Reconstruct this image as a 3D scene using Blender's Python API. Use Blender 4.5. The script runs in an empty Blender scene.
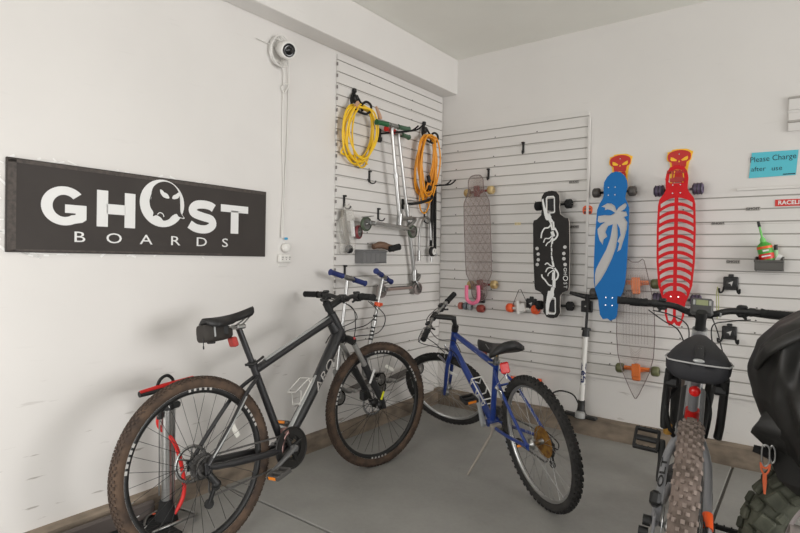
import bpy, math, random
from mathutils import Vector, Matrix
from mathutils.geometry import tessellate_polygon
random.seed(7)
S = bpy.context.scene
COL = S.collection
PI = math.pi

# ---------------------------------------------------------------- camera
def rad(d): return d*PI/180
YAW, PITCH, ROLL = 0.648222, 0.02385988, 0.01548149
cam_d = Vector((-math.sin(YAW)*math.cos(PITCH), math.cos(YAW)*math.cos(PITCH), -math.sin(PITCH)))
r0 = Vector((math.cos(YAW), math.sin(YAW), 0)); u0 = r0.cross(cam_d)
cam_r = r0*math.cos(ROLL)+u0*math.sin(ROLL); cam_u = u0*math.cos(ROLL)-r0*math.sin(ROLL)
cd = bpy.data.cameras.new('camera'); cam = bpy.data.objects.new('camera', cd); COL.objects.link(cam)
cd.sensor_width = 36; cd.lens = 541.09/800*36; cd.clip_start = .05
cam.matrix_world = Matrix(((cam_r.x, cam_u.x, -cam_d.x, 2.5373), (cam_r.y, cam_u.y, -cam_d.y, -3.91997),
                           (cam_r.z, cam_u.z, -cam_d.z, 1.27495), (0, 0, 0, 1)))
S.camera = cam

# ---------------------------------------------------------------- light
W = bpy.data.worlds.new('world'); S.world = W; W.use_nodes = True
W.node_tree.nodes['Background'].inputs[0].default_value = (1, .992, .985, 1)
W.node_tree.nodes['Background'].inputs[1].default_value = .56
def area(name, loc, tgt, sx, sy, power, col=(1, 1, 1)):
    l = bpy.data.lights.new(name, 'AREA'); l.shape = 'RECTANGLE'; l.size = sx; l.size_y = sy
    l.energy = power; l.color = col
    o = bpy.data.objects.new(name, l); COL.objects.link(o); o.location = loc
    o.rotation_euler = (Vector(tgt)-Vector(loc)).to_track_quat('-Z', 'Y').to_euler()
    return o
area('side_window_daylight', (7.6, -2.0, 1.6), (0, -2.0, 1.45), 2.6, 1.8, 190, (1, .985, .975))
area('garage_door_daylight', (.9, -5.1, .95), (.4, -2.0, .1), 1.8, 1.7, 42, (1, .985, .97))
area('ceiling_light', (1.9, -4.3, 2.82), (1.9, -4.3, 0), .8, .8, 7, (1, .96, .9))
S.view_settings.view_transform = 'Standard'; S.view_settings.look = 'None'
S.view_settings.exposure = 0.05; S.view_settings.gamma = 1; S.view_settings.use_curve_mapping = False

# ---------------------------------------------------------------- materials
def lin(c):
    return tuple((x/255/12.92 if x/255 <= .04045 else ((x/255+.055)/1.055)**2.4) for x in c)+(1,)
MATS = {}
def mat(name, c, rough=.5, metal=0., var=0., vscale=20., bump=0., bscale=120., c2=None, spec=.5, coat=0., stretch=None):
    if name in MATS: return MATS[name]
    m = bpy.data.materials.new(name); m.use_nodes = True; nt = m.node_tree; N = nt.nodes; L = nt.links
    b = N['Principled BSDF']; b.inputs['Roughness'].default_value = rough; b.inputs['Metallic'].default_value = metal
    b.inputs['Specular IOR Level'].default_value = spec; b.inputs['Coat Weight'].default_value = coat
    tc = N.new('ShaderNodeTexCoord')
    src = tc.outputs['Object']
    if stretch:
        mp = N.new('ShaderNodeMapping'); mp.inputs['Scale'].default_value = stretch; L.new(src, mp.inputs[0]); src = mp.outputs[0]
    no = N.new('ShaderNodeTexNoise'); no.inputs['Scale'].default_value = vscale; no.inputs['Detail'].default_value = 5
    L.new(src, no.inputs['Vector'])
    mx = N.new('ShaderNodeMix'); mx.data_type = 'RGBA'
    a = lin(c)
    if c2 is None: k = 1-var; d = tuple(x*k for x in a[:3])+(1,)
    else: d = lin(c2)
    mx.inputs[6].default_value = a; mx.inputs[7].default_value = d
    cr = N.new('ShaderNodeValToRGB'); cr.color_ramp.elements[0].position = .38; cr.color_ramp.elements[1].position = .66
    L.new(no.outputs[0], cr.inputs[0]); L.new(cr.outputs[0], mx.inputs[0]); L.new(mx.outputs[2], b.inputs['Base Color'])
    if bump:
        n2 = N.new('ShaderNodeTexNoise'); n2.inputs['Scale'].default_value = bscale; L.new(src, n2.inputs['Vector'])
        bp = N.new('ShaderNodeBump'); bp.inputs['Strength'].default_value = bump; bp.inputs['Distance'].default_value = .002
        L.new(n2.outputs[0], bp.inputs['Height']); L.new(bp.outputs[0], b.inputs['Normal'])
    MATS[name] = m; return m
def clear(name, c, alpha=.35, rough=.12):
    if name in MATS: return MATS[name]
    m = bpy.data.materials.new(name); m.use_nodes = True; nt = m.node_tree; N = nt.nodes; L = nt.links
    b = N['Principled BSDF']; b.inputs['Base Color'].default_value = lin(c); b.inputs['Roughness'].default_value = rough
    b.inputs['Alpha'].default_value = alpha
    MATS[name] = m; return m

black = mat('black_paint', (24, 24, 25), .38, var=.25)
satin = mat('black_satin', (29, 29, 29), .5, var=.3)
rubber = mat('black_rubber', (22, 22, 22), .85, var=.3, bump=.3)
plastic = mat('black_plastic', (26, 26, 26), .5, var=.2)
chrome = mat('chrome', (200, 200, 200), .18, 1.)
steel = mat('steel', (170, 170, 168), .3, 1., var=.2)
alu = mat('brushed_aluminium', (190, 190, 188), .32, .9, var=.12, stretch=(1, 1, 12))
silver = mat('silver_paint', (176, 178, 178), .35, .5)
white = mat('white_plastic', (225, 223, 218), .4)
whitep = mat('white_print', (228, 228, 226), .55)
red = mat('red_plastic', (205, 30, 26), .35)
redrub = mat('red_rubber', (214, 44, 40), .5)
orange = mat('orange_plastic', (232, 96, 40), .4)
yellow = mat('yellow_cord', (244, 200, 40), .4)
orangec = mat('orange_cord', (236, 158, 40), .4)
blue_f = mat('blue_frame_paint', (30, 58, 130), .28, var=.15, coat=.4)
navy = mat('navy_grip', (32, 46, 104), .6, bump=.4)
green = mat('green_grip', (30, 92, 52), .55)
dkgreen = mat('dark_green_urethane', (76, 88, 70), .5, var=.2)
amber = mat('amber_reflector', (240, 140, 40), .3)
seatm = mat('saddle_vinyl', (27, 26, 26), .5, bump=.15)
dust_tyre = mat('dusty_brown_tyre', (92, 74, 60), .9, c2=(58, 48, 42), vscale=14, bump=.4)
dark_tyre = mat('dark_tyre', (46, 44, 42), .85, c2=(30, 29, 28), vscale=14, bump=.4)
mud_tyre = mat('muddy_tyre', (122, 108, 100), .9, c2=(84, 74, 66), vscale=11, bump=.5)
gold = mat('rusty_gold', (176, 132, 60), .45, .6, c2=(130, 88, 50), vscale=40)
clearb = clear('clear_polycarbonate', (150, 132, 126), .26)
clearw = clear('clear_edge', (92, 78, 74), .8)
creamw = mat('cream_urethane', (196, 172, 122), .4, c2=(160, 132, 84), vscale=30)

# ---------------------------------------------------------------- mesh builder
class MB:
    def __init__(s, xf=None): s.v = []; s.f = []; s.m = []; s.sm = []; s.xf = xf
    def add(s, vs, fs, mi=0, smooth=True, xf=None):
        o = len(s.v); X = xf
        for v in vs:
            v = Vector(v)
            if X is not None: v = X @ v
            if s.xf is not None: v = s.xf @ v
            s.v.append(v)
        for f in fs: s.f.append([i+o for i in f]); s.m.append(mi); s.sm.append(smooth)
        return s
    def box(s, c, d, mi=0, R=None, bev=0., smooth=False, xf=None):
        c = Vector(c); hx, hy, hz = d[0]/2, d[1]/2, d[2]/2
        if not bev:
            vs = [Vector((x*hx, y*hy, z*hz)) for x in (-1, 1) for y in (-1, 1) for z in (-1, 1)]
            fs = [(0, 1, 3, 2), (4, 6, 7, 5), (0, 4, 5, 1), (2, 3, 7, 6), (0, 2, 6, 4), (1, 5, 7, 3)]
        else:
            b = min(bev, hx*.99, hy*.99, hz*.99); vs = []; idx = {}
            for x in (-1, 1):
                for y in (-1, 1):
                    for z in (-1, 1):
                        for a in range(3):
                            p = [x*(hx-b), y*(hy-b), z*(hz-b)]; p[a] = (x*hx, y*hy, z*hz)[a]
                            idx[(x, y, z, a)] = len(vs); vs.append(Vector(p))
            fs = []
            def face(keys): fs.append([idx[k] for k in keys])
            for q in (-1, 1):
                face([(q, -1, -1, 0), (q, 1, -1, 0), (q, 1, 1, 0), (q, -1, 1, 0)][::q])
                face([(-1, q, -1, 1), (-1, q, 1, 1), (1, q, 1, 1), (1, q, -1, 1)][::q])
                face([(-1, -1, q, 2), (1, -1, q, 2), (1, 1, q, 2), (-1, 1, q, 2)][::q])
                for w in (-1, 1):
                    face([(q, w, -1, 0), (q, w, 1, 0), (q, w, 1, 1), (q, w, -1, 1)])
                    face([(q, -1, w, 0), (q, 1, w, 0), (q, 1, w, 2), (q, -1, w, 2)])
                    face([(-1, q, w, 1), (1, q, w, 1), (1, q, w, 2), (-1, q, w, 2)])
                    for e in (-1, 1): face([(q, w, e, 0), (q, w, e, 1), (q, w, e, 2)])
        if R is not None: vs = [R @ v for v in vs]
        return s.add([c+v for v in vs], fs, mi, smooth, xf)
    def tube(s, pts, r, seg=10, mi=0, closed=False, xf=None, flat=None, smooth=True):
        P = [Vector(p) for p in pts]; n = len(P); rs = r if isinstance(r, (list, tuple)) else [r]*n
        T = []
        for i in range(n):
            if closed: t = P[(i+1) % n]-P[i-1]
            else: t = P[min(i+1, n-1)]-P[max(i-1, 0)]
            T.append(t.normalized() if t.length > 1e-9 else Vector((0, 0, 1)))
        t0 = T[0]; ref = Vector((0, 0, 1)) if abs(t0.z) < .9 else Vector((1, 0, 0))
        if flat: ref = Vector(flat[1])
        nx = (ref-t0*ref.dot(t0)).normalized(); vs = []
        for i in range(n):
            nx = (nx-T[i]*nx.dot(T[i])).normalized(); ny = T[i].cross(nx)
            for k in range(seg):
                a = 2*PI*k/seg
                vs.append(P[i]+(nx*math.cos(a)+ny*math.sin(a)*(flat[0] if flat else 1))*rs[i])
        fs = []
        for i in range(n if closed else n-1):
            j = (i+1) % n
            for k in range(seg): fs.append((i*seg+k, i*seg+(k+1) % seg, j*seg+(k+1) % seg, j*seg+k))
        s.add(vs, fs, mi, smooth, xf)
        if not closed:
            s.add(vs[:seg], [list(range(seg))[::-1]], mi, False, xf); s.add(vs[-seg:], [list(range(seg))], mi, False, xf)
        return s
    def cyl(s, p0, p1, r0, r1=None, seg=14, mi=0, xf=None): return s.tube([p0, p1], [r0, r0 if r1 is None else r1], seg, mi, xf=xf)
    def lathe(s, prof, o, ax, seg=24, mi=0, xf=None, closed=False, smooth=True, arc=(0, 2*PI)):
        o = Vector(o); ax = Vector(ax).normalized(); ref = Vector((0, 0, 1)) if abs(ax.z) < .9 else Vector((1, 0, 0))
        nx = (ref-ax*ref.dot(ax)).normalized(); ny = ax.cross(nx); full = abs(arc[1]-arc[0]-2*PI) < 1e-6
        m = seg if full else seg+1; vs = []
        for r, h in prof:
            for k in range(m):
                a = arc[0]+(arc[1]-arc[0])*k/seg
                vs.append(o+ax*h+(nx*math.cos(a)+ny*math.sin(a))*r)
        fs = []; n = len(prof)
        for i in range(n if closed else n-1):
            j = (i+1) % n
            for k in range(seg):
                k2 = (k+1) % m
                fs.append((i*m+k, i*m+k2, j*m+k2, j*m+k))
        return s.add(vs, fs, mi, smooth, xf)
    def torus(s, o, ax, R, r, seg=32, rs=8, mi=0, xf=None, arc=(0, 2*PI)):
        return s.lathe([(R+r*math.cos(2*PI*k/rs), r*math.sin(2*PI*k/rs)) for k in range(rs)], o, ax, seg, mi, xf, True, True, arc)
    def sphere(s, c, r, sc=(1, 1, 1), seg=16, mi=0, xf=None):
        vs = []; n = seg//2; c = Vector(c)
        for i in range(n+1):
            a = PI*i/n
            for k in range(seg):
                b = 2*PI*k/seg
                vs.append(c+Vector((math.sin(a)*math.cos(b)*sc[0], math.sin(a)*math.sin(b)*sc[1], math.cos(a)*sc[2]))*r)
        return s.add(vs, [(i*seg+k, (i+1)*seg+k, (i+1)*seg+(k+1) % seg, i*seg+(k+1) % seg) for i in range(n) for k in range(seg)], mi, True, xf)
    def plate(s, polys, t, z0=0., mi=0, mside=None, xf=None):
        """closed outline plus holes in local (x, y), thickness t along z from z0"""
        P = [[Vector((p[0], p[1], 0)) for p in q] for q in polys]; flat = [p for q in P for p in q]
        tri = tessellate_polygon(P); n = len(flat)
        vs = [Vector((p.x, p.y, z0)) for p in flat]+[Vector((p.x, p.y, z0+t)) for p in flat]
        fs = []
        for a, b, c in tri:
            if (flat[b]-flat[a]).cross(flat[c]-flat[a]).z < 0: b, c = c, b
            fs.append((a+n, b+n, c+n)); fs.append((a, c, b))
        s.add(vs, fs, mi, False, xf)
        sd = []; o = 0
        for q in P:
            m = len(q)
            for i in range(m): j = (i+1) % m; sd.append((o+i, o+j, o+j+n, o+i+n))
            o += m
        return s.add(vs, sd, mi if mside is None else mside, False, xf)
    def loft(s, rings, mi=0, caps=True, smooth=True, xf=None):
        m = len(rings[0]); vs = [p for r in rings for p in r]
        fs = [(i*m+k, i*m+(k+1) % m, (i+1)*m+(k+1) % m, (i+1)*m+k) for i in range(len(rings)-1) for k in range(m)]
        if caps: fs += [list(range(m))[::-1], [(len(rings)-1)*m+k for k in range(m)]]
        return s.add(vs, fs, mi, smooth, xf)
    def build(s, name, mats, parent=None, label=None):
        me = bpy.data.meshes.new(name); me.from_pydata([tuple(v) for v in s.v], [], s.f)
        for m in (mats if isinstance(mats, (list, tuple)) else [mats]): me.materials.append(m)
        me.polygons.foreach_set('material_index', s.m); me.polygons.foreach_set('use_smooth', s.sm)
        me.validate(); me.update()
        o = bpy.data.objects.new(name, me); COL.objects.link(o)
        if parent is not None: o.parent = parent
        if label: o['label'] = label
        return o

def tag(o, label, cat, group=None, kind=None):
    if label: o['label'] = label
    if cat: o['category'] = cat
    if group: o['group'] = group
    if kind: o['kind'] = kind
    return o
def struct(o): o['kind'] = 'structure'; return o
def thing(name, M, label, cat, group=None):
    o = bpy.data.objects.new(name, None); COL.objects.link(o); o.empty_display_size = .05
    o.matrix_world = M; return tag(o, label, cat, group)
def fr(loc, x, y, z):
    x, y, z, l = Vector(x), Vector(y), Vector(z), Vector(loc)
    return Matrix(((x.x, y.x, z.x, l.x), (x.y, y.y, z.y, l.y), (x.z, y.z, z.z, l.z), (0, 0, 0, 1)))
def LW(u, v, n=0., rot=0.):   # frame on the left wall: x along the wall to the corner, y up, z out of the wall
    return fr((n, u, v), (0, 1, 0), (0, 0, 1), (1, 0, 0)) @ Matrix.Rotation(rot, 4, 'Z')
def BW(u, v, n=0., rot=0.):   # frame on the back wall
    return fr((u, -n, v), (1, 0, 0), (0, 0, 1), (0, -1, 0)) @ Matrix.Rotation(rot, 4, 'Z')
def copy_tree(o, parent=None):
    c = o.copy(); COL.objects.link(c)
    if parent is not None: c.parent = parent
    for ch in list(o.children): copy_tree(ch, c)
    return c
def arcpts(cx, cy, r, a0, a1, n, ry=None):
    ry = r if ry is None else ry
    return [(cx+r*math.cos(rad(a0+(a1-a0)*i/n)), cy+ry*math.sin(rad(a0+(a1-a0)*i/n))) for i in range(n+1)]
def smoothpts(pts, k=6, closed=False):
    P = [Vector(p) for p in pts]; n = len(P); out = []
    g = (lambda i: P[i % n]) if closed else (lambda i: P[max(0, min(n-1, i))])
    for i in range(n if closed else n-1):
        a, b, c, d = g(i-1), g(i), g(i+1), g(i+2)
        for j in range(k):
            t = j/k
            out.append(.5*((2*b)+(c-a)*t+(2*a-5*b+4*c-d)*t*t+(3*b-a-3*c+d)*t**3))
    if not closed: out.append(P[-1])
    return out
def sm2(pts, k=6, closed=True): return [(p.x, p.y) for p in smoothpts([(a, b, 0) for a, b in pts], k, closed)]
def stroke(pts, w, k=0, closed=False):
    """2D outline of a stroked path"""
    P = [Vector((p[0], p[1], 0)) for p in pts]
    if k: P = smoothpts(P, k)
    n = len(P); ws = w if isinstance(w, (list, tuple)) else [w]*n
    if len(ws) != n: ws = [ws[0]+(ws[-1]-ws[0])*i/(n-1) for i in range(n)]
    Lr = []; Rr = []
    for i in range(n):
        a = P[max(0, i-1)]; b = P[min(n-1, i+1)]; t = (b-a).normalized(); nn = Vector((-t.y, t.x, 0))
        k2 = 1.
        if 0 < i < n-1:
            t1 = (P[i]-P[i-1]).normalized(); k2 = min(2., 1/max(.5, abs(t.dot(t1))))
        Lr.append(P[i]+nn*ws[i]/2*k2); Rr.append(P[i]-nn*ws[i]/2*k2)
    return [(p.x, p.y) for p in Rr+Lr[::-1]]
def text_mesh(mb, txt, size, x, y, z, t, mi, sx=1., rot=0., shear=0., space=1., bold=0., align='CENTER'):
    cu = bpy.data.curves.new('tmp_text', 'FONT'); cu.body = txt; cu.size = size; cu.extrude = t/2; cu.shear = shear
    cu.align_x = align; cu.align_y = 'CENTER'; cu.space_character = space; cu.offset = bold; cu.resolution_u = 3
    o = bpy.data.objects.new('tmp_text', cu); COL.objects.link(o); bpy.context.view_layer.update()
    me = bpy.data.meshes.new_from_object(o.evaluated_get(bpy.context.evaluated_depsgraph_get()))
    X = Matrix.Translation((x, y, z+t/2)) @ Matrix.Rotation(rot, 4, 'Z') @ Matrix.Diagonal((sx, 1, 1, 1))
    mb.add([X @ v.co for v in me.vertices], [list(p.vertices) for p in me.polygons], mi, False)
    bpy.data.objects.remove(o); bpy.data.curves.remove(cu); bpy.data.meshes.remove(me)

# ================================================================ the room
wall_m = mat('painted_drywall', (224, 221, 217), .6, c2=(220, 217, 213), vscale=1.6, bump=.06, bscale=220)
nt = wall_m.node_tree; N = nt.nodes; L = nt.links   # scuffs along the foot of the walls
tc = N.new('ShaderNodeTexCoord'); mp = N.new('ShaderNodeMapping'); mp.inputs['Scale'].default_value = (3.2, 3.2, 22)
no = N.new('ShaderNodeTexNoise'); no.inputs['Scale'].default_value = 1.7; no.inputs['Detail'].default_value = 6
L.new(tc.outputs['Object'], mp.inputs[0]); L.new(mp.outputs[0], no.inputs['Vector'])
cr = N.new('ShaderNodeValToRGB'); cr.color_ramp.elements[0].position = .655; cr.color_ramp.elements[1].position = .70; L.new(no.outputs[0], cr.inputs[0])
sx = N.new('ShaderNodeSeparateXYZ'); L.new(tc.outputs['Object'], sx.inputs[0]); mr = N.new('ShaderNodeMapRange')
mr.inputs[1].default_value = .38; mr.inputs[2].default_value = .75; mr.inputs[3].default_value = .55; mr.inputs[4].default_value = .03; L.new(sx.outputs[2], mr.inputs[0])
mu = N.new('ShaderNodeMath'); mu.operation = 'MULTIPLY'; L.new(cr.outputs[0], mu.inputs[0]); L.new(mr.outputs[0], mu.inputs[1])
b_ = N['Principled BSDF']; old = b_.inputs['Base Color'].links[0].from_socket; mx = N.new('ShaderNodeMix'); mx.data_type = 'RGBA'
L.new(mu.outputs[0], mx.inputs[0]); L.new(old, mx.inputs[6]); mx.inputs[7].default_value = lin((120, 108, 96)); L.new(mx.outputs[2], b_.inputs['Base Color'])
ceil_m = mat('ceiling_paint', (236, 235, 228), .7, c2=(232, 231, 224), vscale=2, bump=.08)
slat_m = mat('slatwall_pvc', (221, 218, 214), .42, c2=(217, 214, 210), vscale=3)
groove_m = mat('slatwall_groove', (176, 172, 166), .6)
dot_m = mat('screw_head', (70, 66, 62), .4, .6)
def floor_mat():
    m = bpy.data.materials.new('concrete'); m.use_nodes = True; N = m.node_tree.nodes; L = m.node_tree.links
    b = N['Principled BSDF']; tc = N.new('ShaderNodeTexCoord')
    n1 = N.new('ShaderNodeTexNoise'); n1.inputs['Scale'].default_value = 2.2; n1.inputs['Detail'].default_value = 8; n1.inputs['Roughness'].default_value = .6
    n2 = N.new('ShaderNodeTexNoise'); n2.inputs['Scale'].default_value = 46; n2.inputs['Detail'].default_value = 4
    mp = N.new('ShaderNodeMapping'); mp.inputs['Scale'].default_value = (1.2, 4.2, 1); mp.inputs['Rotation'].default_value = (0, 0, .6)
    n3 = N.new('ShaderNodeTexNoise'); n3.inputs['Scale'].default_value = 3.4; n3.inputs['Detail'].default_value = 9; n3.inputs['Roughness'].default_value = .7
    for n in (n1, n2): L.new(tc.outputs['Object'], n.inputs['Vector'])
    L.new(tc.outputs['Object'], mp.inputs[0]); L.new(mp.outputs[0], n3.inputs['Vector'])
    r1 = N.new('ShaderNodeValToRGB'); e = r1.color_ramp.elements; e[0].position = .3; e[0].color = lin((140, 139, 135)); e[1].position = .7; e[1].color = lin((158, 157, 153))
    r3 = N.new('ShaderNodeValToRGB'); e = r3.color_ramp.elements; e[0].position = .64; e[0].color = (1, 1, 1, 1); e[1].position = .74; e[1].color = (.76, .76, .75, 1)
    r2 = N.new('ShaderNodeValToRGB'); e = r2.color_ramp.elements; e[0].position = .3; e[0].color = (.95, .95, .95, 1); e[1].position = .6; e[1].color = (1, 1, 1, 1)
    L.new(n1.outputs[0], r1.inputs[0]); L.new(n3.outputs[0], r3.inputs[0]); L.new(n2.outputs[0], r2.inputs[0])
    m1 = N.new('ShaderNodeMix'); m1.data_type = 'RGBA'; m1.blend_type = 'MULTIPLY'; m1.inputs[0].default_value = 1
    m2 = N.new('ShaderNodeMix'); m2.data_type = 'RGBA'; m2.blend_type = 'MULTIPLY'; m2.inputs[0].default_value = 1
    L.new(r1.outputs[0], m1.inputs[6]); L.new(r3.outputs[0], m1.inputs[7]); L.new(m1.outputs[2], m2.inputs[6]); L.new(r2.outputs[0], m2.inputs[7])
    L.new(m2.outputs[2], b.inputs['Base Color']); b.inputs['Roughness'].default_value = .48
    bp = N.new('ShaderNodeBump'); bp.inputs['Strength'].default_value = .12; bp.inputs['Distance'].default_value = .002
    L.new(n2.outputs[0], bp.inputs['Height']); L.new(bp.outputs[0], b.inputs['Normal'])
    return m
conc = floor_mat(); conc_dark = mat('joint_dirt', (96, 94, 90), .9)
m = MB()
gx = [-.2, 2.188, 2.202, 7.]; gy = [-8., -2.168, -2.158, .2]
for i, (x0, x1) in enumerate(((-.2, 2.186), (2.2, 7.))):
    for (y0, y1) in ((-8., -2.166), (-2.154, .2)):
        m.box(((x0+x1)/2, (y0+y1)/2, -.05), (x1-x0, y1-y0, .1), 0, bev=.003)
m.box((3.4, -3.9, -.06), (7.2, 8.2, .1), 1)
struct(m.build('floor', [conc, conc_dark]))
HC = 2.909
m = MB(); m.box((-.094, -3.9, HC/2), (.16, 8.2, HC), 0); struct(m.build('wall_left', [wall_m]))
m = MB(); m.box((3.4, .094, HC/2), (7.2, .16, HC), 0); struct(m.build('wall_back', [wall_m]))
m = MB(); m.box((3.4, -3.9, HC+.05), (7.2, 8.2, .1), 0); struct(m.build('ceiling', [ceil_m]))
m = MB(); m.box((.06, -3.93, 2.617+.146), (.146, 7.9, .29), 0, bev=.004); struct(m.build('trim_1', [wall_m]))  # boxed-out beam along the wall
# low concrete stem-wall kerb under both walls
kerb = mat('stem_wall_concrete', (142, 128, 112), .85, c2=(106, 95, 83), vscale=7, bump=.5, bscale=60, stretch=(1, 1, 2))
def kerb_obj(name, pts):
    (ax, ay, bx, by, h, c, nx, ny) = pts
    mb = MB(); n = 60; rings = []
    for i in range(n+1):
        t = i/n; x = ax+(bx-ax)*t; y = ay+(by-ay)*t; w = .0035*math.sin(i*1.7)+.002*math.sin(i*5.1)
        rings.append([Vector((x-nx*.02, y-ny*.02, -.01)), Vector((x+nx*(c+w), y+ny*(c+w), -.01)), Vector((x+nx*(c+w*.6), y+ny*(c+w*.6), h-.008+w)),
                      Vector((x+nx*(c-.01), y+ny*(c-.01), h+w*.5)), Vector((x-nx*.02, y-ny*.02, h+w*.3))])
    mb.loft(rings, 0, smooth=False); return struct(mb.build(name, [kerb]))
kerb_obj('baseboard_left', (0, -7.8, 0, .0, .102, .04, 1, 0))
kerb_obj('baseboard_back', (0, 0, 6.8, 0, .128, .055, 0, -1))

def slat_panel(name, M, u1, vtop, vbot, g0, seams, screws, parent=None):
    """slatwall sheet; x 0..u1, heights measured in wall z; grooves every 76 mm starting at g0"""
    mb = MB(); gr = []; g = g0
    while g > vbot+.02: gr.append(g); g -= .0762
    prof = [(vbot, -.0135), (vbot, 0.)]
    mi = [0]
    for g in gr[::-1]:
        prof += [(g-.0038, 0.), (g-.0026, -.0035), (g-.0026, -.008), (g+.0036, -.008), (g+.0036, -.0015), (g+.0045, 0.)]
    prof += [(vtop, 0.), (vtop, -.0135)]
    vs = [(0, v, n) for v, n in prof]+[(u1, v, n) for v, n in prof]; n = len(prof)
    for i in range(n-1):
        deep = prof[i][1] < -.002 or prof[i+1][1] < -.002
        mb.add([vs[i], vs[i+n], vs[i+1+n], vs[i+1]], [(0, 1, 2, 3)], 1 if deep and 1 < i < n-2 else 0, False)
    for u in (0, u1):
        for a, b in zip([vbot]+[g+.0045 for g in gr[::-1]], [g-.003 for g in gr[::-1]]+[vtop]):
            mb.add([(u, a, -.0135), (u, b, -.0135), (u, b, 0), (u, a, 0)], [(0, 1, 2, 3)], 0, False)
    for sv in seams: mb.box((u1/2, sv, .0002), (u1, .0022, .0008), 1)
    for (su, sv) in screws: mb.cyl((su, sv, -.001), (su, sv, .0018), .0045, seg=8, mi=2)
    o = mb.build(name, [slat_m, groove_m, dot_m]); o.matrix_world = M; return struct(o)
def seamlist(top, bot, d=.3048, off=.2): 
    r = []; v = top-off
    while v > bot+.05: r.append(v); v -= d
    return r
rs = random.Random(3)
def screws(u1, top, bot, us):
    r = []
    v = top-.05; k = 0
    while v > bot+.05:
        for u in us:
            if rs.random() < .45: r.append((u+rs.uniform(-.01, .01), v-.012))
        v -= .0762; k += 1
    return r
slat_panel('trim_2', LW(-1.29, 0), 1.289, 2.596, .412, 2.558, seamlist(2.596, .41), screws(1.289, 2.55, .42, (.33, .85)))
m2 = slat_panel('trim_3', BW(.002, 0), 1.244, 2.322, .418, 2.284, seamlist(2.322, .41), screws(1.24, 2.28, .42, (.15, .5, .85)))
slat_panel('trim_4', BW(1.262, 0), 4.8, 1.69, .41, 1.655, seamlist(1.69, .41), screws(2.2, 1.65, .42, (.18, .62, 1.02, 1.6)))
m = MB(); m.box((1.2, .009, .0), (2.4, .016, .006), 0, bev=.002); o = m.build('trim_5', [slat_m]); o.matrix_world = BW(2.165, 1.692); struct(o)
m = MB(); m.box((.009, .9, .004), (.018, 1.9, .01), 0, bev=.002); o = m.build('trim_6', [slat_m]); o.matrix_world = BW(1.244, .42); struct(o)
# end clips of the slat sheet on the left
m = MB()
for k in range(28): m.box((0, 2.53-k*.0762, .0), (.008, .022, .012), 0, bev=.002)
o = m.build('trim_7', [mat('grey_clip', (120, 116, 112), .5)]); o.matrix_world = LW(-1.292, 0); struct(o)

# ================================================================ wall sign
sg = thing('wall_sign', LW(-3.157, 1.257, -.012, rad(-.55)), 'wide black rectangular sign reading GHOST BOARDS on the white left wall', 'sign')
sign_m = mat('sign_vinyl', (60, 55, 52), .6, c2=(56, 51, 48), vscale=5, spec=.3)
sign_b = mat('sign_border', (78, 70, 64), .6, c2=(58, 52, 48), vscale=60, bump=.3)
m = MB(); m.box((.6425, .189, .005), (1.283, .378, .010), 0, bev=.002); m.build('panel', [sign_m], sg)
m = MB(); m.box((.021, .189, .0105), (.030, .366, .0016)); m.box((.64, .366, .0105), (1.27, .014, .0016)); m.box((.5, .009, .0105), (.98, .008, .0016)); m.box((1.278, .189, .0105), (.004, .37, .0016))
m.build('border_strip', [sign_b], sg)
m = MB(); Z = .0105; T = .0012
gx_, gy_ = .212, .201
m.plate([[(gx_+.089*math.cos(rad(a))*1., gy_+.083*math.sin(rad(a))) for a in range(42, 304, 8)]+[(.284, .134), (.300, .146), (.300, .208), (.214, .208), (.214, .172), (.256, .172), (.256, .166)]+
         [(gx_+.046*math.cos(rad(a)), gy_+.047*math.sin(rad(a))) for a in range(306, 38, -8)]], T, Z, 0)
for x0, x1, y0, y1 in ((.343, .391, .122, .285), (.466, .515, .122, .283), (.385, .47, .180, .226), (.979, 1.156, .240, .279), (1.043, 1.092, .124, .25)):
    m.plate([[(x0, y0), (x1, y0), (x1, y1), (x0, y1)]], T, Z, 0)
m.plate([stroke([(.935, .252), (.915, .262), (.88, .267), (.835, .262), (.812, .240), (.822, .217), (.87, .203), (.918, .192), (.930, .165), (.905, .143), (.868, .137), (.828, .143), (.796, .160)], .043, 4)], T, Z, 0)
m.plate([arcpts(.650, .252, .114, 0, 360, 40, .116)], T, Z, 0)
ghost = sm2([(.592, .300), (.603, .330), (.630, .352), (.665, .360), (.700, .350), (.727, .324), (.738, .290), (.741, .250), (.744, .215), (.760, .190), (.735, .193), (.722, .206), (.700, .196), (.680, .176), (.655, .168), (.640, .182), (.618, .192), (.600, .186), (.602, .205), (.588, .228), (.584, .252), (.592, .275)], 5)
gc = Vector((.665, .265))
m.plate([[(gc.x+(x-gc.x)*1.07, gc.y+(y-gc.y)*1.055) for x, y in ghost]], T, Z+.0012, 0)
m.plate([ghost], T, Z+.0024, 1)
for ex in ([(.634, .318), (.637, .300), (.652, .283), (.674, .278), (.682, .283), (.672, .300), (.655, .307), (.645, .316)], [(.737, .316), (.736, .300), (.728, .285), (.708, .278), (.697, .282), (.703, .296), (.716, .303), (.727, .312)]):
    m.plate([sm2(ex, 3)], T, Z+.0036, 0)
m.plate([stroke([(.592, .29), (.584, .262), (.586, .248), (.594, .262)], .004, 3)], T, Z+.0036, 1)
m.plate([stroke([(.622, .196), (.634, .206), (.65, .200), (.655, .186)], .004, 3)], T, Z+.0036, 0)
for ch, x in zip('BOARDS', (.272, .420, .570, .718, .866, 1.008)): text_mesh(m, ch, .066, x, .069, Z, T, 0, sx=1.42)
m.build('lettering', [whitep, sign_m], sg)
m = MB(); rr = random.Random(5)
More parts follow.
